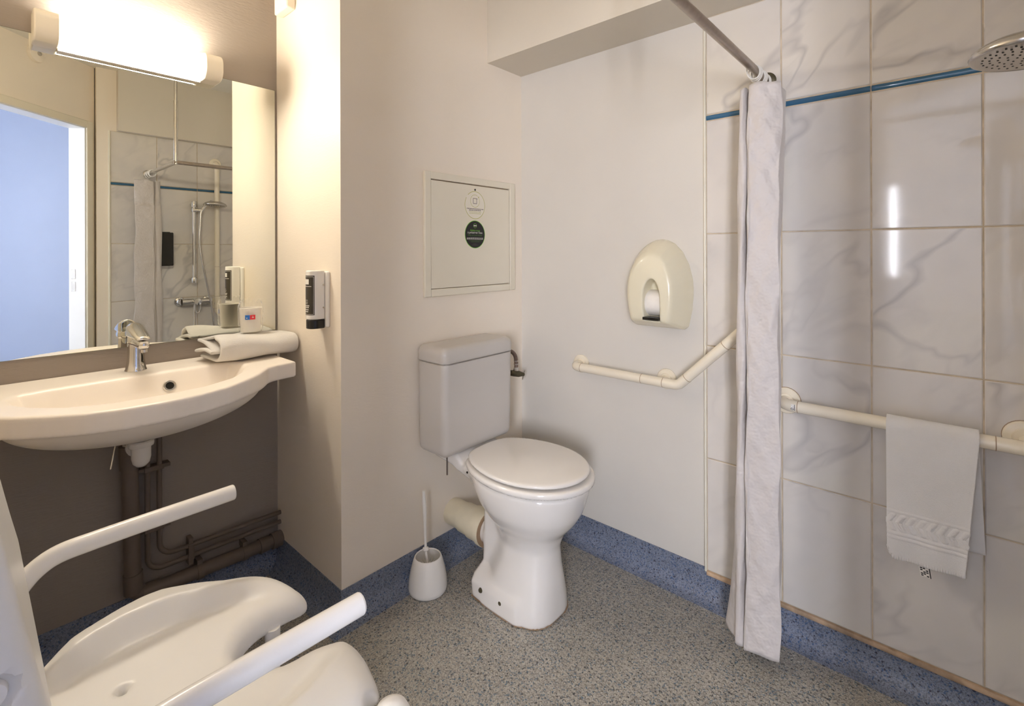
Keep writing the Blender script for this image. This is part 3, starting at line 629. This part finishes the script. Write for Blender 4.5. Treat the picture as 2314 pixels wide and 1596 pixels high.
pc = thing('waste_connector', 'cream ribbed waste pipe joining the back of the toilet to the wall', 'pipe', (AX, 1.4, .182))
b = MB().lathe([(0, 0), (.050, 0), (.050, .070), (.0545, .072), (.0545, .122), (.059, .124), (.059, .176), (.064, .178), (.064, .196), (.056, .197), (0, .197)], (AX, YB, .178), (0, -1, 0), 36)
b.build('sleeve', 'pipecream', pc, sharp=30)
MB().lathe([(.050, .197), (.0625, .197), (.0625, .203), (.05, .203)], (AX, YB, .178), (0, -1, 0), 36).build('seal_ring', 'joint', pc, sharp=30)

vl = thing('water_valve', 'dark angle valve with a braided hose at the right of the cistern', 'valve', (1.62, 1.44, .69))
MB().tube([(1.4775, 1.40, .782), (1.50, 1.402, .782)], .011, 16).build('nut', 'brass', vl)
b = MB().tube(crom([(1.485, 1.402, .783), (1.53, 1.405, .785), (1.575, 1.410, .778), (1.604, 1.413, .755), (1.612, 1.414, .725), (1.612, 1.414, .70)], 8), .0085, 16); b.build('hose', 'braid', vl)
b = MB()
for z in (.728, .714): b.lathe([(.0085, 0), (.0105, .001), (.0105, .005), (.0085, .006)], (1.612, 1.414, z), seg=16)
b.lathe([(0, 0), (.011, 0), (.012, .008), (.009, .016), (0, .016)], (1.612, 1.414, .688), seg=6); b.build('ferrule', 'chromedull', vl, sharp=40)
MB().lathe([(0, -.02), (.012, -.02), (.0135, -.005), (.0135, .02), (.010, .032), (.007, .045), (0, .046)], (1.608, 1.418, .676), (.88, -.42, -.2), 18).build('body', 'brass', vl, sharp=40)
MB().tube([(1.61, 1.418, .677), (1.61, YB, .677)], .009, 14).build('tail', 'brass', vl)
b = MB().tube([(1.651, 1.397, .688), (1.644, 1.405, .645)], .0028, 8); b.build('handle', 'chromedull', vl)

# ================================================================== TOILET BRUSH
BX, BY = 1.112, 1.398
hb = MB().lathe([(0, 0), (.064, 0), (.0675, .004), (.0690, .016), (.0665, .045), (.060, .078), (.0515, .108), (.0475, .118), (.0450, .120), (.043, .117), (.047, .105), (.052, .08), (.054, .03), (0, .02)], (BX, BY, .0006), seg=56).build('toilet_brush_holder', 'white', sharp=50)
tag(hb, 'white conical toilet brush holder on the floor left of the toilet', 'brush holder')
tb = thing('toilet_brush', 'white toilet brush with a thin handle standing in its holder', 'toilet brush', (BX, BY, .03))
hx, hy = BX-.010, BY+.004
MB().tube([(BX-.001, BY, .085), (hx+.004, hy, .135), (hx+.002, hy, .17), (hx, hy, .23), (hx-.001, hy, .27), (hx-.003, hy, .31), (hx-.0045, hy, .335), (hx-.005, hy, .355)], [.0048, .0048, .0046, .005, .0068, .007, .0052, .005], 14).build('handle', 'white', tb)
MB().lathe([(0, 0), (.0075, .001), (.0115, .005), (.0105, .010), (.006, .013), (0, .014)], (hx+.0035, hy, .138), seg=20).build('collar', 'white', tb)
b = MB().lathe([(0, 0), (.012, .001), (.0145, .008), (.011, .014), (0, .016)], (BX, BY, .078), seg=20)
for k in range(70):
    a = k*2.39996; r = .018+.020*((k*.618) % 1); b.tube([(BX+.006*math.cos(a), BY+.006*math.sin(a), .05+.03*((k*.37) % 1)), (BX+r*math.cos(a), BY+r*math.sin(a), .055+.045*((k*.37) % 1))], .0009, 4)
b.build('bristle_head', 'white', tb, sharp=0)

# ================================================================== PAPER DISPENSER
pd = thing('paper_dispenser', 'cream rounded toilet paper dispenser on the right wall', 'paper dispenser', (XR, .795, 1.09))
hw = [(.928, 0), (.928, .088), (.940, .100), (1.0, .112), (1.06, .117), (1.11, .114), (1.16, .101), (1.205, .078), (1.235, .05), (1.250, .02), (1.252, 0)]
hw = [(w, z) for z, w in hw]; ARCH = hw[1:-1]; ARCH = [tuple(p) for p in crom([(w, z) for w, z in ARCH], 4)]+[(0, 1.252)]+[(-w, z) for w, z in ARCH[::-1]]
hole = [(.032*math.sin(t), 1.035+.077*math.cos(t)) if math.cos(t) > 0 else None for t in np.linspace(-PI/2, PI/2, 15)]
HOLE = [h for h in hole if h]+[(.0315, 1.0), (.028, .964), (-.028, .964), (-.0315, 1.0)]
def shell(X, Y, Z):
    w = XR-X; u = Y-.793; s = 1-.34*np.clip(w/.125, 0, 1.1)**1.7; zc = 1.045
    d = polysdf(u/s, zc+(Z-zc)/s, ARCH)*s*.9
    o = smax(d, w-.122+.25*(np.abs(u)/.1)**2*.03+.012*((Z-1.06)/.12)**2, .010); o = np.maximum(o, -w-.007)
    cut = np.maximum(polysdf(Y-.781, Z, HOLE), .055-w)
    inner = np.maximum(np.maximum(d+.006, w-.114), .01-w)
    o = smax(o, -cut, .004)
    return o
sdf('shell', shell, (1.585, .66, .915), (XR+.015, .93, 1.265), .0055, 'cream', pd, sharp=0)
MB().tube([(1.668, .738, 1.022), (1.668, .824, 1.022)], .047, 32).build('paper_roll', 'paper', pd, sharp=40)
b = MB().box((1.600, .752, .9665), (1.64, .810, .976)); b.build('cutter', 'dark', pd); 

# ================================================================== GRAB RAILS
def flange(b, c, ax, r=.037): b.lathe([(0, 0), (r, 0), (r, .006), (r-.003, .009), (r*.6, .010), (r*.56, .014), (0, .014)], c, ax, 32)
def ringline(par, p, d, r): MB().lathe([(r-.0015, -.0008), (r+.0005, -.0008), (r+.0005, .0008), (r-.0015, .0008)], p, d, 24).build('joint_line', 'joint', par)
RR = .0172; xg = XR-.062
gr = thing('angled_grab_rail', 'cream grab rail with an angled end on the wall beside the toilet', 'grab rail', (xg, .8, .74))
path = bend([(XR-.002, 1.148, .740), (xg, 1.148, .740), (xg, .708, .740), (xg, .44, 1.008), (XR-.002, .44, 1.008)], .034, 10)
MB().tube(path, RR, 22).build('tube', 'nylon', gr, sharp=50)
for yy, zz in ((1.148, .740), (.775, .740), (.44, 1.008)):
    b = MB(); flange(b, (XR-.0005, yy, zz), (-1, 0, 0)); 
    b.build('flange', 'nylon', gr, sharp=40)
MB().tube([(XR-.003, .775, .740), (xg, .775, .740)], .0125, 18).build('bracket', 'nylon', gr)
for yy in (1.108, .845, .762): ringline(gr, (xg, yy, .740), (0, 1, 0), RR)
dg_ = Vector((0, -.708, .708))
for q in (.045, .225): p = Vector((xg, .708, .740))+dg_*q; ringline(gr, p, dg_, RR)

xh = XR-.062; zr = .741
sr = thing('shower_grab_rail', 'cream grab rail running along the shower wall and up behind the shower head', 'grab rail', (xh, .1, zr))
xv = 1.280; yv = YS+.050
path = bend([(XR-.002, .382, zr), (xh, .382, zr), (xh, yv, zr), (xv, yv, zr), (xv, yv, 1.874), (xv, YS+.006, 1.874)], .036, 10)
MB().tube(path, RR, 22).build('tube', 'nylon', sr, sharp=50)
for c, ax in (((XR-.007, .382, zr), (-1, 0, 0)), ((XR-.007, -.135, zr+.012), (-1, 0, 0)), ((xv, YS+.007, 1.874), (0, 1, 0)), ((xv, YS+.007, .825), (0, 1, 0))):
    b = MB(); flange(b, c, ax, .04); b.build('flange', 'nylon', sr, sharp=40)
for c, ax in (((XR-.0065, .382, zr), (-1, 0, 0)), ((XR-.0065, -.135, zr+.012), (-1, 0, 0))): MB().lathe([(.0395, 0), (.0412, 0), (.0412, .0025), (.0395, .0025)], c, ax, 32).build('joint_line', 'joint', sr)
ringline(sr, (xh, .339, zr), (0, 1, 0), RR); ringline(sr, (xh, -.082, zr), (0, 1, 0), RR)
for q in (.79, .88, 1.10, 1.83): ringline(sr, (xv, yv, q), (0, 0, 1), RR)
MB().tube([(xv, YS+.008, .825), (xv, yv, .825)], .0125, 16).build('bracket', 'nylon', sr); MB().tube([(XR-.009, -.135, zr+.008), (xh, -.135, zr)], .0125, 16).build('bracket', 'nylon', sr)
b = MB()
def rail_patch(y0, y1, a0, a1, mi, k=.0004):
    b.grid([[(xh+(RR+k)*math.cos(a), y, zr+(RR+k)*math.sin(a)) for y in (y0, y1)] for a in np.linspace(a0, a1, 6)], mi)
rail_patch(.3545, .343, PI-.55, PI+.50, 0)
for k in range(7): rail_patch(.3465, .3440, PI-.52+k*.145, PI-.42+k*.145, 1, .0006)
for k in range(16):
    a = 2*PI*k/16; rail_patch(.3515+.0032*math.cos(a)-.0007, .3515+.0032*math.cos(a)+.0007, PI+.24+.17*math.sin(a)-.035, PI+.24+.17*math.sin(a)+.035, 1, .0006)
for k in range(3): rail_patch(.3530-k*.002, .3522-k*.002, PI-.40+.12*k, PI-.33+.12*k, 2, .0006)
b.build('maker_label', ['paper', 'black', 'ink'], sr, sharp=0)['label'] = 'small printed label'

# ================================================================== HAND TOWEL ON THE RAIL
ht = thing('hand_towel', 'white hand towel with a chevron band hung over the shower grab rail', 'towel', (xh, .04, zr))
rw = RR+.0052; sA = []
sA += [(xh+rw+.004*(1-t), z, 0) for t, z in [(k/40, .452+k/40*(zr-.452)) for k in range(40)]]
sA += [(xh+rw*math.cos(a), zr+rw*math.sin(a), 1) for a in np.linspace(0, PI, 16)]
zz = list(np.linspace(zr-.004, .530, 46))+list(np.linspace(.5285, .440, 64))+list(np.linspace(.437, .401, 20))
sA += [(xh-rw, z, 2) for z in zz]
G = []; nW = 112
for x, z, side in sA:
    row = []
    for j in range(nW+1):
        t = j/nW; down = max(0, (zr-z)/.34); y = .128-.181*t
        X, Z = x, z
        if side == 2:
            y += t*.026*down-.003*(1-t)*down; X -= .006*down+.004*math.sin(t*5.2+.6)*down+.004*math.sin(t*11+1)*down*down
            e = .003*min(1, t*14, (1-t)*14)
            r = 0
            if .474 < z < .518: r = .0026*max(0., math.sin(2*PI*((.128-y)-.55*abs(z-.496))/.0205)+.25)*min(1, (z-.474)/.004, (.518-z)/.004)
            elif .518 <= z < .528: r = .0016*math.exp(-((z-.523)/.0025)**2)
            elif z <= .474: r = .0022*(math.exp(-((z-.467)/.0028)**2)+math.exp(-((z-.456)/.0028)**2))
            if z < .410: r = .0008*math.sin(2*PI*t*30); Z = z+.004*(1-min(1, t*9))**2*3
            X -= r
            if t < .08: Z += .03*(1-t/.08)**2*max(0, 1-(z-.40)/.06)*.5
        elif side == 0:
            y += -.014*t*down+.004*(1-t)*down; X += .003*math.sin(t*6)*down
        else: X += .0007*math.sin(t*37)
        row.append((X, y, Z))
    G.append(row)
MB().grid(G).build('cloth', 'terry', ht, sharp=0, solid=.0062)
b = MB(); q = Vector((xh-rw-.004, .062, .404))
b.grid([[(q.x+.0006*k, q.y-i*.021-.004*k, q.z-.030*k) for k in (0, 1)] for i in (0, 1)], 0)
for k in range(6):
    for i in range(3):
        if (k+i) % 3: b.grid([[(q.x-.0006+.0006*(k+.5)/6, q.y-.002-.0056*i-dy-.004*(k+.5)/6, q.z-.003-.0045*k-dz) for dz in (0, .003)] for dy in (0, .0046)], 1)
b.grid([[(q.x-.0005+.0006*k, q.y-.0195-dy-.004*k, q.z-.030*k) for k in (0, 1)] for dy in (0, .0022)], 1)
b.build('care_tag', ['paper', 'black'], ht, sharp=0)['label'] = 'small printed care tag'

# ================================================================== SHOWER CURTAINS AND ROD
ZRD, YRD, XRD = 1.75, .435, .862
rd = thing('shower_curtain_rod', 'steel angled shower curtain rod hung from the ceiling', 'curtain rod', (XRD, YRD, ZRD))
MB().tube([(XR-.009, YRD, ZRD), (XRD-.012, YRD, ZRD)], .0118, 18).build('rail', 'rod', rd); MB().tube([(XRD, YRD-.004, ZRD), (XRD, YS+.002, ZRD)], .0118, 18).build('rail', 'chromedull', rd)
b = MB().tube([(XRD, YRD, ZRD-.012), (XRD, YRD, 2.12)], .0115, 18); b.tube([(XRD, YRD, 2.11), (XRD, YRD, ZC)], .0088, 16); b.lathe([(0, 0), (.0125, 0), (.0125, .012), (0, .012)], (XRD, YRD, 2.108), seg=18); b.build('hanger', 'chromedull', rd, sharp=40)
for c, ax in (((XR-.0078, YRD, ZRD), (-1, 0, 0)), ((XRD, YS+.0078, ZRD), (0, 1, 0))):
    MB().lathe([(0, 0), (.027, 0), (.027, .004), (.022, .008), (.015, .009), (.015, .022), (0, .022)], c, ax, 28).build('flange', 'brass' if ax[0] else 'chromedull', rd, sharp=40)
PLAN = [(.160, -.072), (.171, -.056), (.178, -.036), (.182, -.014), (.183, .002), (.181, .0095), (.172, .0135), (.150, .0155), (.132, .0165), (.130, .021), (.148, .0235), (.166, .026), (.1755, .034), (.174, .044), (.166, .053), (.142, .062), (.10, .067), (.055, .060), (.024, .036), (.055, .028), (.115, .026), (.11, .004), (.05, .004), (.03, -.012), (.06, -.024), (.125, -.026), (.13, -.050), (.09, -.062), (.045, -.058), (.03, -.038)]
def curtain(label, F, seed, squash):
    t = thing('shower_curtain', label, 'curtain', F(0, 0, ZRD), 'gathered shower curtains'); r = random.Random(seed)
    pl = np.array(crom(PLAN, 9)); n = len(pl); G = []; Z0, Z1 = .050, 1.692
    ph = [r.uniform(0, 6) for _ in range(6)]
    for z in np.linspace(0, 1, 170):
        row = []; zz_ = Z0+(Z1-Z0)*z
        for k, (a, c) in enumerate(pl):
            q = k/n; lo = max(0., (.62-z)/.62); top = max(0., (z-.93)/.07)
            cc = c*(.68 if c > 0 else 1.06)*(1+.04*math.sin(z*5+ph[0]))*(1-.03*top)+.006*lo**1.6; aa2 = a
            wr = .30+.70*(q < .20); cc += .0024*math.sin(z*21+q*24+ph[1])+.0016*math.sin(z*43+q*55+ph[2])*wr; aa2 += (.0034*math.sin(z*15+q*31+ph[3])+.0028*math.sin(z*41-q*46+ph[4])+.0017*math.sin(z*83+q*70+ph[5])+.0012*math.sin(z*131-q*90))*wr
            aa2 = squash(aa2, z)
            aa2 += .0016*math.exp(-((q-.150)/.005)**2)-.0013*math.exp(-((zz_-Z0-.03)/.004)**2)*(q < .2)
            if .52 < q < .72: cc += .055*math.sin((q-.52)/.2*PI)*max(0., (.20-z)/.20)
            zt = zz_
            if z > .96: zt += (.004*math.cos(q*2*PI*5.5)+.012*math.exp(-((q-.09)/.035)**2))*(z-.96)/.04
            if z < .012: zt += .010*math.sin(q*9+1)-.016*(q < .22)
            row.append(F(max(aa2, .014), cc, max(zt, .012)))
        G.append(row)
    MB().grid(G).build('cloth', 'curtain', t, sharp=0, solid=.0018)
    b = MB()
    for k, a in enumerate((.035, .052, .070, .088, .106, .124, .142, .158)):
        tl = .22*math.sin(k*2.1); b = MB(); P = []
        for u in np.linspace(0, 2*PI, 25): P.append(F(a+tl*.02*math.sin(u)+.004*math.cos(u*.5), .0165*math.sin(u)+tl*.012*math.cos(u), ZRD-.0085+.0235*math.cos(u)))
        b.tube(P, .0022, 8, caps=False); b.build('ring', 'white', t)
    return t
curtain('white shower curtain bunched against the right wall beside the angled grab rail', lambda a, c, z: Vector((XR-a, YRD+c, z)), 3, lambda a, z: a+(.094-.42*a)*min(1, max(0, (.92-z)/.2)))
curtain('white shower curtain bunched at the shower fittings, seen only in the mirror', lambda a, c, z: Vector((XRD-.002+c*(1.18+.42*max(0., (1.45-z)/1.45)), YS+a, z)), 11, lambda a, z: .056+.42*a if z > .9 else .094+.26*a)

# ================================================================== SHOWER FITTINGS
XB, YBR = 1.128, YS+.058
sh = thing('shower_riser_rail', 'chrome upright shower rail on the tiles, seen in the mirror', 'shower rail', (XB, YBR, 1.27))
MB().tube([(XB, YBR, 1.0), (XB, YBR, 1.555)], .0105, 20).build('bar', 'chrome', sh)
for z0_ in (.995, 1.545):
    b = MB().lathe([(0, 0), (.018, 0), (.0195, .006), (.0195, .034), (.016, .042), (0, .044)], (XB, YBR, z0_-.008), seg=24); b.tube([(XB, YBR, z0_+.012), (XB, YS+.0078, z0_+.012)], .013, 16); b.build('bracket', 'chrome', sh, sharp=40)
b = MB().lathe([(0, 0), (.017, 0), (.019, .005), (.019, .025), (.016, .03), (0, .03)], (XB, YBR, 1.50), seg=20); b.tube([(XB, YBR+.01, 1.515), (XB+.018, YBR+.026, 1.515), (XB+.036, YBR+.030, 1.512)], .0125, 14); b.build('slider', 'chrome', sh, sharp=40)
hs = thing('hand_shower', 'chrome hand shower head sticking out beyond the right edge of the picture', 'shower head', (1.235, -.10, 1.55))
hc = Vector((1.238, -.101, 1.5455)); ax = Vector((.06, -.04, 1)).normalized()
MB().lathe([(.0655, .0015), (.070, .000), (.0745, .0025), (.0762, .007), (.0745, .0125), (.068, .019), (.055, .0265), (.036, .032), (.016, .0345), (0, .035)], hc, ax, 48).build('head', 'chromedull', hs, sharp=50)
MB().lathe([(0, .0016), (.066, .0016)], hc, ax, 48).build('nozzle_plate', 'nozzle', hs)
b = MB(); uu = ax.orthogonal().normalized(); ww = ax.cross(uu)
for rr_, n_ in ((.012, 6), (.024, 12), (.036, 18), (.047, 24), (.057, 28)):
    for k in range(n_):
        a = 2*PI*k/n_+rr_*40; p = hc+ax*.0016+(uu*math.cos(a)+ww*math.sin(a))*rr_; b.lathe([(.0019, 0), (.0016, -.0007), (0, -.0007)], p, ax, 6)
b.build('nozzles', 'dark', hs, sharp=0)['kind'] = 'stuff'
MB().tube(crom([(XB+.034, YBR+.030, 1.500), (XB+.046, YBR+.032, 1.523), (XB+.066, YBR+.034, 1.552), (XB+.09, YBR+.034, 1.573), (hc.x-.02, hc.y, 1.577)], 6), [.0105]*12+[.012]*12+[.009], 16).build('handle', 'chrome', hs)
mx_ = thing('shower_mixer', 'chrome shower mixer with a loop lever on the tiles, seen in the mirror', 'mixer', (1.12, YS+.06, .857))
zm = .852
b = MB().tube([(1.05, YS+.06, zm), (1.222, YS+.06, zm)], .0215, 22); b.build('body', 'chrome', mx_, sharp=40)
for x in (1.05, 1.225): b = MB().lathe([(0, 0), (.034, 0), (.032, .010), (.022, .016), (.02, .05), (0, .05)], (x, YS+.0078, zm), (0, 1, 0), 28); b.build('escutcheon', 'chrome', mx_, sharp=40)
b = MB().lathe([(0, 0), (.026, 0), (.027, .02), (.023, .035), (0, .04)], (1.14, YS+.075, zm), (0, 1, 0), 26); b.tube([(1.14+.017*s_, YS+.095, z_) for s_, z_ in ((-1, zm), (-1, .80), (-.6, .777), (0, .770), (.6, .777), (1, .80), (1, zm))], .0045, 10); b.build('lever', 'chrome', mx_, sharp=40)
ho = MB().tube(crom([(XB+.036, YBR+.030, 1.505), (XB+.030, YBR+.032, 1.40), (XB+.026, YBR+.034, 1.28), (XB+.045, YBR+.036, 1.12), (XB+.085, YBR+.024, .92), (XB+.115, YBR+.018, .74), (XB+.125, YBR+.014, .55), (XB+.09, YBR+.014, .42), (XB+.03, YBR+.016, .44), (XB-.005, YBR+.03, .58), (XB-.002, YBR+.01, .74), (XB+.002, YBR+.002, .838)], 9), .0068, 12).build('shower_hose', 'chromedull')
tag(ho, 'chrome flexible shower hose looping from hand shower to mixer, seen in the mirror', 'hose')

# round sensor high on the door wall
sp = door(.225, N0, 2.353); nn = Vector(DN)
sn = thing('wall_sensor', 'round white sensor high on the wall above the doorway, seen in the mirror', 'sensor', sp)
MB().lathe([(0, 0), (.050, 0), (.050, .010), (.046, .018), (.020, .024), (0, .025)], sp, nn, 40).build('cover', 'wall', sn, sharp=40)
MB().lathe([(.0, .0), (.013, 0), (.011, .006), (0, .009)], sp+nn*.0235, nn, 18).build('lens', 'greyglass' if 'greyglass' in M else 'chromedull', sn)

# ================================================================== SHOWER CHAIR
SY = .935
ch = thing('shower_chair', 'white plastic shower chair with tube armrests and a cut-out seat', 'chair', (.25, SY, 0))
oh = [(.075, .0), (.078, .17), (.105, .215), (.16, .243), (.235, .264), (.30, .260), (.375, .240), (.43, .218), (.470, .186), (.492, .135), (.494, .092), (.476, .070), (.432, .061), (.386, .057), (.352, .044), (.328, .020), (.322, 0)]
oh = [tuple(p) for p in crom(oh, 4)]
OUTS = [(x, SY+u) for x, u in oh]+[(x, SY-u*(1+.18*min(1, max(0, (u-.09)/.1)))) for x, u in oh[::-1] if u > 1e-6]
def chseat(X, Y, Z):
    u = np.abs(Y-SY); d = polysdf(X, Y, OUTS)
    xw = np.interp(X, [.06, .13, .24, .33, .42, .48], [.0, .9, 1., .8, .35, 0.])
    uc = np.interp(X, [.08, .15, .20, .28, .38, .48], [.180, .215, .226, .222, .185, .13])
    t = np.clip((u-uc+.050)/.050, 0, 1); inner = t*t*(3-2*t)*.036; outer = .031-.16*(u-uc); crest = smin(inner, outer, .004)*xw
    groove = -.005*np.exp(-((u-(uc-.056))/.014)**2)*xw
    dish = -.006*np.clip(1-(u/.15)**2, 0, 1)*np.interp(X, [.1, .2, .4], [0, 1, .2])
    top = .502+crest+groove+dish-.012*np.clip((X-.40)/.08, 0, 1)**2
    f = smax(d, Z-top, np.interp(X, [.27, .37], [.010, .055])); f = smax(f, np.minimum(top, .515)-.043-Z, .012)
    cut = np.sqrt((X-.455)**2+(Y-.672)**2)-.036; f = smax(f, -cut, .006)
    hole = np.sqrt((X-.173)**2+(Y-1.003)**2)-.0055-.006*np.clip((Z-.488)/.012, 0, 1.2); f = smax(f, -hole, .004)
    return f
sdf('seat', chseat, (.05, .59, .43), (.50, 1.22, .575), .0062, 'chair', ch, sharp=60)
def xf(Z): return np.interp(Z, [.45, .52, .60, .66, .72, .77, .83, .915, .98, 1.06], [.098, .090, .078, .070, .0645, .0545, .0435, .029, .016, -.004])
def back(X, Y, Z):
    w = xf(Z)-X; u = np.abs(Y-SY)
    f = rbox(w, Y, Z, (.031, SY, .755), (.031, .266, .285), .026)
    f = smax(f, -(w+.030-.10*np.clip(u/.28, 0, 1)**2), .01) if False else f
    rec = np.maximum(np.sqrt((X-.0170)**2+(Z-.790)**2)-.0195, Y-(SY-.255)); return smax(f, -rec, .003)
sdf('backrest', back, (-.08, .60, .455), (.13, 1.21, 1.06), .0068, 'chair', ch, sharp=60)
MB().lathe([(0, 0), (.0125, 0), (.0135, .003), (.012, .009), (0, .010)], (.0170, SY-.2555, .790), (0, -1, 0), 28).build('pivot_cap', 'chair_metal', ch, sharp=40)
for sg in (1, -1):
    y = SY+sg*.2625
    pth = crom([(.052, y-sg*.004, .608), (.062, y-sg*.004, .627), (.085, y-sg*.003, .652), (.116, y-sg*.003, .667), (.166, y-sg*.005, .671), (.25, y-sg*.003, .6715), (.404, y, .671)], 7)
    b = MB().tube(pth, .0163, 24); b.lathe([(.0163, 0), (.0154, .0022), (.013, .003), (0, .003)], (.404, y, .671), (1, 0, 0), 24)
    b.build('armrest', 'chair_metal', ch, sharp=40)
for x, y in ((.41, 1.003), (.41, .867), (.11, SY+.17), (.11, SY-.17)):
    lg = MB().tube([(x, y, .02), (x, y, .465)], .0140, 18).build('leg', 'chair_metal', ch)
    MB().lathe([(0, .0005), (.019, .0005), (.019, .012), (.0155, .035), (.0155, .045), (0, .045)], (x, y, 0), seg=20).build('foot', 'chair_metal', lg, sharp=40)
MB().lathe([(0, .036), (.012, .035), (.024, .028), (.030, .016), (.031, -.03), (0, -.03)], (.455, .664, .455), seg=28).build('corner_cap', 'chair', ch, sharp=40)

# ================================================================== LIGHT, CAMERA
w = bpy.data.worlds.new('room_world'); SC.world = w; w.use_nodes = True
w.node_tree.nodes['Background'].inputs[0].default_value = (.5, .55, .65, 1); w.node_tree.nodes['Background'].inputs[1].default_value = .02

f, cy = 1110.39, 568.88; yaw = math.radians(48.299); ro = math.radians(-.14608)
fw = Vector((math.sin(yaw), math.cos(yaw), 0)); rt = Vector((math.cos(yaw), -math.sin(yaw), 0)); up = Vector((0, 0, 1))
R_ = rt*math.cos(ro)+up*math.sin(ro); U_ = up*math.cos(ro)-rt*math.sin(ro)
cd = bpy.data.cameras.new('camera'); cam = bpy.data.objects.new('camera', cd); COL.objects.link(cam)
cam.matrix_world = Matrix(((R_.x, U_.x, -fw.x, 0), (R_.y, U_.y, -fw.y, 0), (R_.z, U_.z, -fw.z, H), (0, 0, 0, 1)))
cd.sensor_fit = 'HORIZONTAL'; cd.sensor_width = 36; cd.lens = f/2314*36; cd.shift_y = -(798-cy)/2314; cd.clip_start = .02
SC.camera = cam
SC.view_settings.view_transform = 'Standard'; SC.view_settings.look = 'None'; SC.view_settings.gamma = 1; SC.view_settings.exposure = .2
SC.cycles.use_denoising = True; SC.cycles.max_bounces = 14; SC.cycles.diffuse_bounces = 10; SC.cycles.glossy_bounces = 6; SC.cycles.transmission_bounces = 8
SC.cycles.sample_clamp_indirect = 6.; SC.cycles.caustics_reflective = False; SC.cycles.caustics_refractive = False
